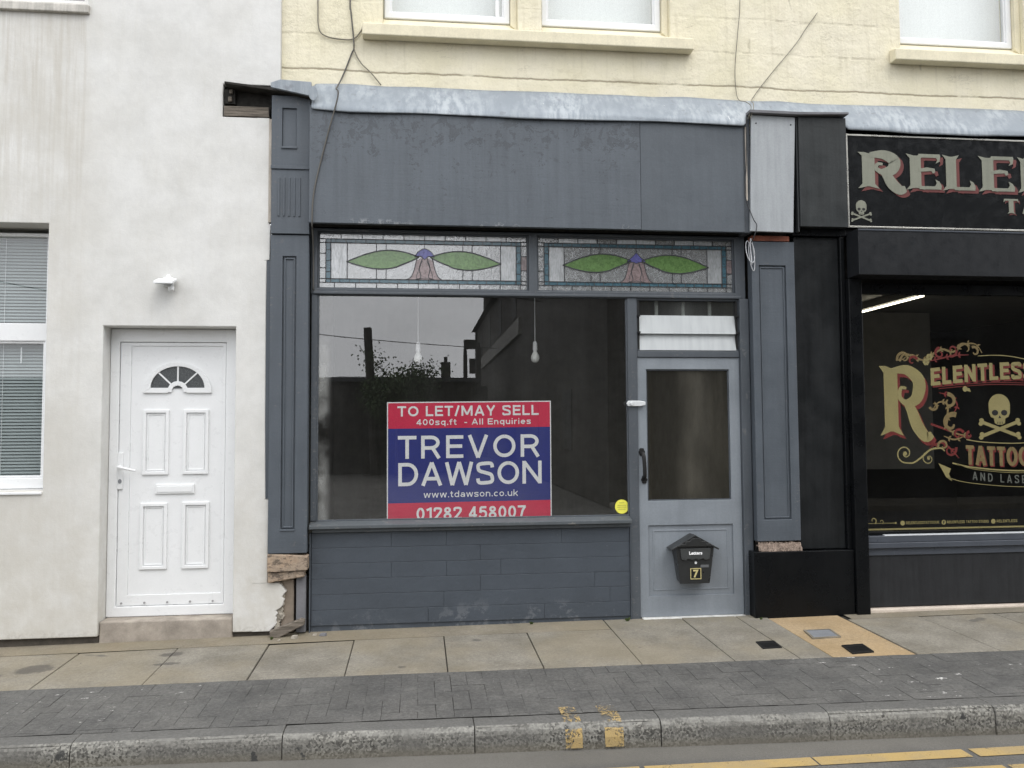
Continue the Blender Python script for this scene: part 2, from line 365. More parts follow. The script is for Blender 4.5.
def put_sans(mb, body, x0, x1, z0, z1, y, s=.14, gap=.10, warp=None, skew=0):
    h = s/2; H = z1-z0; adv = 0; items = []
    for ch in body:
        w_, st = sans(ch, h); items.append((adv, st)); adv += w_+gap
    adv -= gap; kx = (x1-x0)/adv; n = 0
    for a, st in items:
        for k, pl in enumerate(st):
            if len(pl) == 2: pl = [pl[0], ((pl[0][0]+pl[1][0])/2, (pl[0][1]+pl[1][1])/2), pl[1]]
            P = [(x0+(a+q[0])*kx, z0+q[1]*H) for q in pl]
            if warp: P = [warp(*q) for q in P]
            P = [(q[0], q[1]+skew*(q[0]-x0)) for q in P]
            mb.ribbon(P, s*H, y-.00025*k, y+.0008)
    return mb

# ------------------------------------------------------------------ materials
def mk_render():
    n = NT("white_render"); x, y, z = n.xyz()
    k = n.ramp(n.noise(1.3, 6), .25, .75, .93, 1.05, False)
    k = n.math('MULTIPLY', k, n.ramp(n.noise(7, 6, .7), .3, .75, 1.03, .93))
    k = n.math('MULTIPLY', k, n.ramp(n.noise(120, 3), .2, .8, .95, 1.05, False))
    # rain staining below the upstairs sill
    st = n.math('MULTIPLY', n.ramp(n.noise(16, 5, aniso=(2.2, 1, .1)), .38, .68), n.ramp(x, -2.42, -2.5))
    st = n.math('MULTIPLY', st, n.ramp(z, 2.6, 4.2, .25, 1))
    st2 = n.math('MULTIPLY', n.ramp(n.noise(12, 6, aniso=(2.5, 1, .16), off=(5, 0, 0)), .5, .75), .55)
    low = n.math('MULTIPLY', n.ramp(z, 1.9, 0, 0, 1), n.ramp(n.noise(5, 6, .7), .3, .7, .2, 1))
    c = n.scale(n.mix(n.ramp(n.noise(2.2, 4), .35, .7), (.62, .615, .59), (.68, .678, .66)), k)
    c = n.mix(n.math('MULTIPLY', st, .62), c, (.47, .44, .385)); c = n.mix(n.math('MULTIPLY', st2, .3), c, (.55, .53, .47))
    c = n.mix(n.math('MULTIPLY', low, .75), c, (.49, .465, .41))
    lft = n.math('MULTIPLY', n.ramp(x, -2.1, -2.7), n.ramp(n.noise(1.7, 5, .65, off=(2, 0, 3)), .3, .65)); c = n.mix(n.math('MULTIPLY', lft, .55), c, (.50, .48, .43))
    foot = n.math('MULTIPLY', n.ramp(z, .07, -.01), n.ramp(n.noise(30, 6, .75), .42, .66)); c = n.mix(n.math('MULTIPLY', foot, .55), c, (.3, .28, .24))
    nick = n.ramp(n.noise(26, 4, off=(9, 2, 1)), .745, .765); c = n.mix(n.math('MULTIPLY', nick, .5), c, (.42, .4, .36))
    nm = n.bump(n.noise(14, 6, .65), .25, .012); nm = n.bump(n.noise(130, 4), .22, .004, nm)
    return n.done(n.pbsdf(c, .85, .3, 0, nm))
def mk_cream():
    n = NT("cream_painted_stone"); x, y, z = n.xyz()
    zz = n.math('ADD', z, n.math('MULTIPLY', n.math('SUBTRACT', n.noise(1.3, 3), .5), .05))
    zz = n.math('ADD', zz, n.math('MULTIPLY', n.math('SUBTRACT', n.noise(14, 3), .5), .018))
    cs = n.math('MULTIPLY', n.math('SUBTRACT', zz, 4.29), 1/.285)
    fr = n.math('FRACT', cs); ci = n.math('FLOOR', cs)
    dj = n.math('MULTIPLY', n.math('MINIMUM', fr, n.math('SUBTRACT', 1, fr)), .285)
    bed = n.ramp(dj, .004, .016, 1, 0)
    xo = n.math('ADD', n.math('MULTIPLY', x, 1/.62), n.math('MULTIPLY', ci, .413))
    fx = n.math('FRACT', n.math('ADD', xo, n.math('MULTIPLY', n.noise(2.1, 2), .35)))
    per = n.ramp(n.math('MULTIPLY', n.math('MINIMUM', fx, n.math('SUBTRACT', 1, fx)), .62), .004, .016, 1, 0)
    j = n.math('MAXIMUM', bed, n.math('MULTIPLY', per, .8))
    k = n.ramp(n.noise(3, 6), .25, .75, .93, 1.05, False)
    k = n.math('MULTIPLY', k, n.ramp(n.noise(90, 3), .2, .8, .95, 1.05, False))
    c = n.scale(n.mix(n.ramp(n.noise(1.8, 4), .3, .7), (.71, .66, .49), (.76, .71, .565)), k)
    pk = n.ramp(n.noise(4.2, 7, .72, dist=.5, aniso=(.6, 1, 1.4)), .60, .68)
    c = n.mix(n.math('MULTIPLY', pk, .5), c, (.55, .50, .36))
    run = n.math('MULTIPLY', n.ramp(n.noise(13, 5, aniso=(2, 1, .12), off=(6, 0, 0)), .52, .72), n.ramp(z, 4.2, 4.5, .3, 1)); c = n.mix(n.math('MULTIPLY', run, .3), c, (.52, .47, .34))
    crack = n.math('MULTIPLY', bed, n.ramp(n.noise(5, 5, off=(2, 0, 4)), .5, .6))
    main = n.math('MULTIPLY', band(n, zz, 4.29, .003, .009), n.ramp(n.noise(4, 4), .3, .45, .25, 1))
    crack = n.math('MULTIPLY', n.math('MAXIMUM', crack, n.math('MULTIPLY', per, n.ramp(n.noise(3.3, 4, off=(7, 0, 1)), .56, .62))), .45)
    fl = n.noise(6.5, 8, .72, aniso=(.5, 1, 1.6), dist=1.2, off=(3, 0, 9)); flk = n.math('MULTIPLY', n.ramp(n.math('ABSOLUTE', n.math('SUBTRACT', fl, .60)), .008, .0, 0, 1), n.ramp(n.noise(2.1, 3, off=(0, 0, 5)), .47, .55))
    crack = n.math('MAXIMUM', crack, n.math('MULTIPLY', flk, .85))
    crack = n.math('MAXIMUM', crack, main)
    c = n.mix(n.math('MULTIPLY', crack, .75), c, (.2, .165, .10))
    spot = n.ramp(n.noise(34, 4, off=(1, 4, 2)), .73, .75); c = n.mix(n.math('MULTIPLY', spot, .6), c, (.3, .27, .18))
    foot = n.math('MULTIPLY', n.ramp(z, 4.17, 4.115), n.ramp(n.noise(20, 5), .42, .56)); c = n.mix(n.math('MULTIPLY', foot, .7), c, (.22, .2, .15))
    h = n.math('SUBTRACT', n.math('ADD', n.noise(11, 8, .68), n.math('MULTIPLY', n.noise(3.5, 4), .8)), n.math('MULTIPLY', j, .09))
    nm = n.bump(h, .55, .022); nm = n.bump(n.noise(150, 3), .18, .003, nm)
    return n.done(n.pbsdf(c, .7, .35, 0, nm))
def mk_lead():
    n = NT("weathered_lead"); x, y, z = n.xyz()
    a = n.ramp(n.noise(15, 6, .65, aniso=(1.6, 1, .12)), .36, .62)
    b = n.ramp(n.noise(2.2, 4), .35, .7)
    c = n.mix(n.math('MULTIPLY', a, b), (.225, .255, .285), (.375, .408, .435))
    c = n.mix(n.ramp(n.noise(26, 5, aniso=(1, 1, .2), off=(4, 4, 4)), .68, .75), c, (.52, .545, .56))
    c = n.mix(n.math('MULTIPLY', n.ramp(n.noise(12, 5), .6, .7), .6), c, (.17, .18, .20))
    nm = n.bump(n.noise(5, 5), .5, .02); nm = n.bump(n.noise(60, 4), .2, .004, nm)
    return n.done(n.pbsdf(c, .55, .4, .15, nm))
def mk_flag(name, a, b, stain=True):
    n = NT(name); x, y, z = n.xyz()
    k = n.ramp(n.noise(170, 3), .2, .8, .82, 1.18, False)
    c = n.scale(n.mix(n.ramp(n.noise(3.1, 6, .65), .3, .7), a, b), k)
    m = n.math('MULTIPLY', n.ramp(n.noise(1.1, 4, off=(3, 2, 0)), .5, .72), .45); c = n.mix(m, c, tuple(v*.55 for v in a))
    c = n.scale(c, n.math('MULTIPLY', n.ramp(n.noise(48, 5, .75), .28, .72, .74, 1.26, False), n.ramp(n.noise(115, 3, .7), .28, .72, .82, 1.18, False)))
    c = n.mix(n.math('MULTIPLY', n.ramp(n.noise(.9, 5, .6, off=(8, 1, 0)), .42, .62), .45), c, tuple(v*f for v, f in zip(b, (1.02, .93, .74))))
    if stain:
        for sx, sy, rx, ry in ((-2.50, -.56, .13, .10), (-1.685, -.36, .09, .05), (-1.66, -.58, .09, .035), (-.1, -.9, .03, .02)):
            dx = n.math('DIVIDE', n.math('SUBTRACT', x, sx), rx); dy = n.math('DIVIDE', n.math('SUBTRACT', y, sy), ry)
            dd = n.math('ADD', n.math('MULTIPLY', dx, dx), n.math('MULTIPLY', dy, dy))
            dd = n.math('ADD', dd, n.math('MULTIPLY', n.math('SUBTRACT', n.noise(22, 5, .7), .5), 2.6))
            c = n.mix(n.math('MULTIPLY', n.ramp(dd, 1.25, .45), .72), c, (.075, .068, .062))
        m = n.ramp(n.noise(2.7, 3, .45, off=(.4, .9, 0)), .70, .735); c = n.mix(n.math('MULTIPLY', m, .7), c, (.09, .085, .08))
        m = n.ramp(n.noise(23, 3, off=(7, 3, 0)), .715, .74); c = n.mix(m, c, (.12, .11, .10))
        edge = n.math('MULTIPLY', n.ramp(y, -.35, -.05), n.ramp(n.noise(9, 6, .7), .4, .62)); c = n.mix(n.math('MULTIPLY', edge, .55), c, (.2, .18, .13))
    nm = n.bump(n.noise(40, 5, .7), .35, .006); nm = n.bump(n.noise(260, 2), .3, .002, nm)
    return n.done(n.pbsdf(c, .88, .3, 0, nm))
def mk_block():
    n = NT("dark_block_paver"); x, y, z = n.xyz()
    rnd = n.n("ObjectInfo")
    at = n.n("Attribute"); at.attribute_name = "tone"
    k = n.math('MULTIPLY', n.ramp(n.noise(190, 3), .2, .8, .75, 1.25, False), n.ramp(at.outputs['Fac'], 0, 1, .93, 1.06, False))
    c = n.scale(n.mix(n.ramp(n.noise(1.9, 6, .7), .3, .7), (.078, .077, .074), (.115, .112, .105)), k)
    k2 = n.math('MULTIPLY', n.ramp(n.noise(50, 5, .75), .3, .7, .68, 1.32, False), n.ramp(n.noise(4.5, 5, .65), .3, .7, .86, 1.14, False)); c = n.scale(c, k2)
    c = n.mix(n.math('MULTIPLY', n.ramp(n.noise(9, 6, .7), .58, .7), .3), c, (.17, .165, .15))
    g = n.ramp(n.noise(14, 6, .68, aniso=(.7, 1.5, 1), off=(2.2, 5, 0)), .645, .695)
    g = n.math('MULTIPLY', g, n.math('MAXIMUM', n.math('MULTIPLY', n.ramp(x, 2.3, 2.5), n.ramp(x, 4.1, 3.8)), n.ramp(x, -1.1, -1.5)))
    c = n.mix(g, c, (.6, .59, .56))
    g2 = n.ramp(n.noise(60, 3, off=(1, 8, 0)), .70, .73); c = n.mix(n.math('MULTIPLY', g2, .6), c, (.4, .39, .37))
    nm = n.bump(n.noise(60, 5, .7), .4, .006); nm = n.bump(n.noise(280, 2), .35, .002, nm)
    return n.done(n.pbsdf(c, .85, .32, 0, nm))
def mk_kerb():
    n = NT("granite_kerb"); x, y, z = n.xyz()
    sp = n.n("TexVoronoi"); sp.inputs['Scale'].default_value = 95; n.t.links.new(n.pos, sp.inputs['Vector'])
    g = n.n("RGBToBW"); n.t.links.new(sp.outputs['Color'], g.inputs[0])
    c = n.mix(n.ramp(g.outputs[0], .2, .8, smooth=False), (.058, .056, .051), (.27, .262, .235))
    c = n.mix(n.math('MULTIPLY', n.ramp(n.noise(2.6, 5), .35, .65), .75), c, (.125, .121, .112))
    up = n.math('MULTIPLY', n.ramp(z, -.135, -.09), n.ramp(z, -.06, -.085)); up = n.math('MULTIPLY', up, n.ramp(n.noise(9, 5), .35, .6))
    c = n.mix(n.math('MULTIPLY', up, .45), c, (.30, .295, .27))
    c = n.mix(n.math('MULTIPLY', n.ramp(z, -.15, -.205), .55), c, (.14, .125, .095))
    c = n.mix(n.ramp(n.noise(7, 5, off=(5, 5, 5)), .66, .70), c, (.05, .05, .048))
    nz = n.n("SeparateXYZ"); n.t.links.new(n.n("NewGeometry").outputs['Normal'], nz.inputs[0])
    c = n.mix(n.math('MULTIPLY', n.ramp(nz.outputs[2], .93, .99), .85), c, n.scale(col_node(n, (.105, .103, .098)), n.ramp(n.noise(60, 5, .7), .3, .7, .8, 1.25, False)))
    nm = n.bump(n.noise(45, 5, .7), .6, .010); nm = n.bump(g.outputs[0], .25, .003, nm)
    return n.done(n.pbsdf(c, .85, .3, 0, nm))
def mk_asphalt():
    n = NT("asphalt"); x, y, z = n.xyz()
    k = n.math('MULTIPLY', n.ramp(n.noise(240, 3), .25, .75, .6, 1.4, False), n.ramp(n.noise(75, 4, .75), .28, .72, .7, 1.32, False))
    c = n.scale(n.mix(n.ramp(n.noise(2.3, 6), .3, .7), (.085, .083, .078), (.13, .125, .115)), k)
    c = n.mix(n.math('MULTIPLY', n.ramp(y, -2.28, -2.15), .5), c, (.15, .14, .12))
    nm = n.bump(n.noise(180, 4), .7, .006)
    return n.done(n.pbsdf(c, .85, .35, 0, nm))
def mk_yellow(name, worn, kerb=False):
    n = NT(name); wz = n.ramp(n.xyz()[2], -.105, -.075, -.022, .04) if kerb else 0.0; k = n.ramp(n.noise(150, 3), .2, .8, .8, 1.15, False)
    c = n.scale(n.mix(n.ramp(n.noise(6, 5), .35, .7), (.40, .285, .115), (.33, .25, .13)), k)
    b = n.pbsdf(c, .8, .3, 0, n.bump(n.noise(150, 4), .4, .004))
    t = n.n("BsdfTransparent"); mx = n.n("MixShader")
    n.put(mx.inputs[0], n.ramp(n.math('SUBTRACT', n.math('ADD', n.math('MULTIPLY', n.noise(75, 5, .8), .6), n.math('MULTIPLY', n.noise(11, 3, off=(2, 7, 1)), .4)), wz), worn-.025, worn+.035)); n.t.links.new(t.outputs[0], mx.inputs[1]); n.t.links.new(b, mx.inputs[2])
    return n.done(mx.outputs[0])

M = {}
M['render'] = mk_render(); M['cream'] = mk_cream(); M['lead'] = mk_lead()
M['creamtrim'] = plain("cream_stone_trim", (.72, .665, .50), .7, .3, var=.10, streak=.03, bump=.3, bs=40)
M['upvc'] = plain("white_plastic", (.745, .755, .76), .32, .5, var=.03, fine=.02, bump=.04)
M['upvcold'] = plain("old_white_plastic", (.74, .73, .70), .4, .5, var=.05, bump=.04)
M['fascia'] = painted("grey_fascia_paint", (.091, .105, .122), peel=.75, under=(.050, .055, .062), top=3.93, streak=.2)
M['fascia_plain'] = painted("grey_fascia_paint_flat", (.084, .097, .112), peel=0, streak=.12)
M['grey'] = painted("grey_pilaster_paint", (.077, .090, .106), peel=.12, under=(.14, .14, .14), streak=.15)
M['frame'] = painted("grey_frame_paint", (.071, .081, .093), peel=.3, under=(.16, .16, .16), streak=.1)
M['door'] = painted("pale_grey_door_paint", (.212, .235, .260), peel=0, streak=.1, rough=.42)
M['sillp'] = painted("grey_sill_paint", (.078, .088, .096), peel=.3, under=(.2, .19, .18))
def mk_stall():
    n = NT("grey_painted_brick"); x, y, z = n.xyz()
    k = n.math('MULTIPLY', n.ramp(n.noise(3, 5), .25, .75, .88, 1.12, False), n.ramp(n.noise(100, 3), .2, .8, .92, 1.08, False))
    rgb = n.n("RGB"); rgb.outputs[0].default_value = (.056, .067, .082, 1); c = n.scale(rgb.outputs[0], k)
    m = n.math('MULTIPLY', n.ramp(n.noise(10, 7, .72), .52, .60), n.ramp(z, .22, .02)); m = n.math('MULTIPLY', m, n.ramp(n.noise(1.3, 2, off=(6, 0, 0)), .4, .55))
    c = n.mix(n.math('MULTIPLY', m, .5), c, (.17, .18, .195))
    ch = n.ramp(n.noise(30, 5, off=(4, 2, 2)), .72, .74); c = n.mix(n.math('MULTIPLY', ch, .7), c, (.17, .18, .19))
    nm = n.bump(n.noise(16, 6, .65), .4, .01); nm = n.bump(n.noise(140, 3), .2, .003, nm)
    return n.done(n.pbsdf(c, .5, .42, 0, nm))
M['stall'] = mk_stall()
M['black'] = painted("black_paint", (.0046, .0052, .006), peel=0, streak=.2, rough=.3, spec=.2)
M['blackbox'] = painted("worn_black_board", (.026, .029, .030), peel=0, streak=.45, rough=.45, spec=.3)
M['blackgloss'] = plain("black_gloss_panel", (.012, .013, .014), .16, .5, var=.1, bump=.03)
M['darkgrey'] = plain("charcoal_paint", (.0215, .0225, .0245), .55, .25, var=.15, streak=.15)
M['charsill'] = plain("charcoal_sill", (.062, .07, .085), .35, .5, var=.1)
M['palegrey'] = plain("pale_grey_board", (.325, .345, .36), .5, .4, var=.05, streak=.08, bump=.08)
M['brick'] = plain("red_brick", (.24, .085, .055), .85, .3, var=.3, vs=14, bump=.5)
def mk_stone():
    n = NT("pinkish_sandstone"); k = n.ramp(n.noise(60, 5, .7), .3, .7, .8, 1.2, False)
    c = n.scale(n.mix(n.ramp(n.noise(9, 4), .35, .65), (.40, .30, .215), (.33, .265, .205)), k)
    c = n.mix(n.math('MULTIPLY', n.ramp(n.noise(17, 6, .75, aniso=(1, 1, 2.2)), .5, .6), .8), c, (.085, .07, .058))
    return n.done(n.pbsdf(c, .92, .2, 0, n.bump(n.noise(35, 6, .75), .9, .012)))
M['stone'] = mk_stone()
M['stonegrey'] = plain("broken_mortar", (.34, .31, .26), .95, .2, var=.3, vs=11, bump=.8, bs=35, bd=.01)
M['bare'] = plain("bare_brick_backing", (.27, .225, .18), .95, .2, var=.3, vs=7, bump=.6, bs=40)
M['slate'] = plain("grey_stone_strip", (.16, .16, .17), .9, .2, var=.2, bump=.4)
M['oldwood'] = plain("rotten_grey_timber", (.15, .13, .108), .9, .2, var=.7, vs=22, aniso=(.25, 1, 4), bump=.8, bs=60)
M['rawwood'] = plain("weathered_board_edge", (.42, .38, .33), .9, .2, var=.4, vs=12, aniso=(3, 1, .4), bump=.5)
M['soot'] = plain("sooty_timber", (.035, .033, .03), .95, .2, var=.5, vs=15, bump=.6)
M['doorstep'] = plain("worn_doorstep_stone", (.31, .275, .235), .92, .2, var=.4, vs=7, bump=.5, bs=40)
M['palestone'] = plain("pale_concrete_step", (.55, .48, .41), .9, .2, var=.12, bump=.4)
M['whitewash'] = plain("white_painted_threshold", (.6, .6, .58), .7, .3, var=.3, vs=20, bump=.4)
M['flag'] = mk_flag("paving_flag", (.172, .158, .130), (.24, .223, .188))
M['flagtan'] = mk_flag("tan_paving_flag", (.31, .228, .13), (.38, .285, .175), False)
M['strip'] = mk_flag("mortar_fillet", (.165, .145, .112), (.235, .21, .168))
M['bed'] = plain("dark_joint_sand", (.045, .042, .036), .95, .2, bump=.5)
M['block'] = mk_block(); M['kerb'] = mk_kerb(); M['asphalt'] = mk_asphalt()
M['line'] = mk_yellow("yellow_road_paint", .385); M['kerbpaint'] = mk_yellow("worn_yellow_kerb_paint", .485, True)
M['iron'] = plain("black_cast_iron", (.012, .012, .012), .6, .3, var=.3, bump=.3)
M['coverg'] = plain("grey_cover_plate", (.20, .21, .225), .55, .5, var=.2, bump=.3)
M['glass'] = glass("shop_window_glass", 3.6, tint=(.95, .96, .95), dirt=.035, wav=.006, edge=-.735)
M['doorglass'] = glass("shop_door_glass", 1.8, dirt=.13, tint=(.9, .89, .82), dcol=(.5, .47, .39))
M['upglass'] = glass("upstairs_glass", 3.4, tint=(.95, .97, .96), dirt=.02)
M['blindglass'] = glass("house_window_glass", 2.2, tint=(.88, .91, .91), dirt=.03)
M['tatglass'] = glass("black_shop_glass", 1.1, tint=(.9, .9, .88), dirt=.008)
M['louvreclear'] = glass("louvre_clear_glass", 2.0, dirt=.10)
def mk_frost():
    n = NT("frosted_louvre_glass"); d = n.pbsdf(n.mix(n.ramp(n.noise(9, 5, aniso=(3, 1, .3)), .35, .7), (.56, .585, .59), (.48, .505, .515)), .25, .6)
    tr = n.n("BsdfTranslucent"); tr.inputs[0].default_value = (.75, .8, .8, 1)
    mx = n.n("MixShader"); mx.inputs[0].default_value = .2; n.t.links.new(d, mx.inputs[1]); n.t.links.new(tr.outputs[0], mx.inputs[2])
    return n.done(mx.outputs[0])
M['frost'] = mk_frost()
def mk_leaded(name, col, clear, gl, rough, streak=False):
    n = NT(name); v = n.noise(38, 4, .6, aniso=(1.6, 1, .4) if streak else None, dist=1.2)
    nm = n.bump(v, .35 if streak else .2, .006)
    k = n.ramp(v, .3, .7, .7, 1.15)
    d = n.n("BsdfDiffuse"); n.put(d.inputs[0], n.scale(col_node(n, col), k))
    t = n.n("BsdfTransparent"); t.inputs[0].default_value = (*[min(1, c*1.1) for c in col], 1)
    g = n.n("BsdfGlossy"); g.inputs['Roughness'].default_value = rough; n.t.links.new(nm, g.inputs['Normal'])
    a = n.n("MixShader"); a.inputs[0].default_value = clear; n.t.links.new(d.outputs[0], a.inputs[1]); n.t.links.new(t.outputs[0], a.inputs[2])
    b = n.n("MixShader"); n.put(b.inputs[0], n.ramp(v, .25, .75, gl*.75, gl*1.25) if streak else gl)
    n.t.links.new(a.outputs[0], b.inputs[1]); n.t.links.new(g.outputs[0], b.inputs[2])
    return n.done(b.outputs[0])
M['sg_clear'] = mk_leaded("pale_cathedral_glass", (.76, .79, .80), .68, .21, .08)
M['sg_streak'] = mk_leaded("streaky_cathedral_glass", (.76, .80, .82), .55, .21, .14, True)
M['sg_green'] = mk_leaded("green_glass", (.27, .46, .17), .58, .075, .14)
M['sg_blue'] = mk_leaded("blue_border_glass", (.16, .33, .42), .60, .07, .15)
M['sg_violet'] = mk_leaded("violet_glass", (.22, .22, .55), .45, .05, .15)
M['sg_pink'] = mk_leaded("mauve_glass", (.52, .42, .42), .58, .07, .15)
M['came'] = plain("lead_came", (.05, .052, .055), .5, .5, .4, bump=0)
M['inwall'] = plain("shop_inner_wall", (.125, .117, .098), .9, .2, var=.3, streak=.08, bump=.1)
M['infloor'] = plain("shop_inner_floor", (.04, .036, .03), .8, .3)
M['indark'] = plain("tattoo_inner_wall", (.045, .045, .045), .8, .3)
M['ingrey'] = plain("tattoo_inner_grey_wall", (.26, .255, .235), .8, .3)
M['brightsheet'] = plain("pane_brightening_white", (.9, .92, .91), .9, .2, var=.03, aniso=(6, 1, .1), bump=.05)
M['slat'] = plain("grey_green_slat", (.35, .385, .385), .5, .4, var=.06, bump=0)
M['red'] = plain("red_sign_print", (.66, .018, .075), .45, .4, var=.05, bump=.03)
M['blue'] = plain("blue_sign_print", (.016, .026, .21), .45, .4, var=.06, bump=.03)
M['white'] = plain("white_print", (.88, .88, .89), .5, .4, var=.02, bump=0)
M['yellow'] = plain("yellow_sticker_paper", (.78, .74, .10), .5, .4, var=.04, bump=0)
M['yellowd'] = plain("dull_print", (.42, .40, .08), .5, .4, bump=0)
M['silver'] = plain("bright_metal_trim", (.62, .61, .56), .3, .5, .8, var=.15, vs=3, bump=.05)
M['steel'] = plain("galvanised_steel", (.70, .72, .73), .4, .5, .3, var=.1, bump=.1)
M['oldgold'] = plain("faded_champagne_lettering", (.205, .21, .165), .5, .4, var=.08, streak=.1, bump=0)
M['redshadow'] = plain("faded_red_letter_shadow", (.12, .030, .027), .5, .4, var=.15, bump=0)
M['gold'] = plain("gold_vinyl", (.215, .185, .078), .5, .4, var=.12, vs=5, bump=0)
M['golddim'] = plain("dull_gold_vinyl", (.145, .105, .042), .55, .4, var=.25, vs=30, bump=0)
M['redvinyl'] = plain("deep_red_vinyl", (.115, .014, .012), .5, .4, var=.2, vs=30, bump=0)
M['greyvinyl'] = plain("grey_vinyl", (.085, .09, .078), .6, .3, bump=0)
M['blackvinyl'] = plain("black_vinyl", (.006, .006, .006), .5, .4, bump=0)
M['boxblack'] = plain("black_letterbox_enamel", (.022, .023, .023), .33, .5, var=.1, bump=.06)
M['boxgrey'] = plain("dull_grey_enamel", (.12, .125, .13), .4, .5, bump=.04)
M['cableblack'] = plain("black_cable", (.03, .03, .032), .5, .4, bump=0)
M['cablecream'] = plain("painted_cable", (.62, .58, .46), .6, .4, bump=0)
M['cablegrey'] = plain("grey_brown_cable", (.20, .185, .145), .6, .4, bump=0)
M['cablewhite'] = plain("white_cable", (.50, .51, .53), .45, .4, bump=0)
M['bulb'] = plain("opal_bulb_glass", (.85, .85, .82), .25, .5, var=.02, bump=0)
M['weed'] = plain("weed_leaf", (.07, .10, .03), .7, .3, var=.4, vs=40, bump=0)
M['opp'] = plain("sooty_stone_wall", (.052, .049, .045), .9, .2, var=.3, vs=2, bump=.5, bs=12)
M['slateroof'] = plain("slate_roof", (.06, .062, .068), .7, .3, var=.2)
M['bark'] = plain("bark", (.06, .05, .04), .9, .2)
M['leaf'] = plain("tree_leaf", (.05, .08, .03), .7, .3, var=.4, vs=4, bump=0)
M['tube'] = emit("lit_tube", (1, .93, .76), 5)

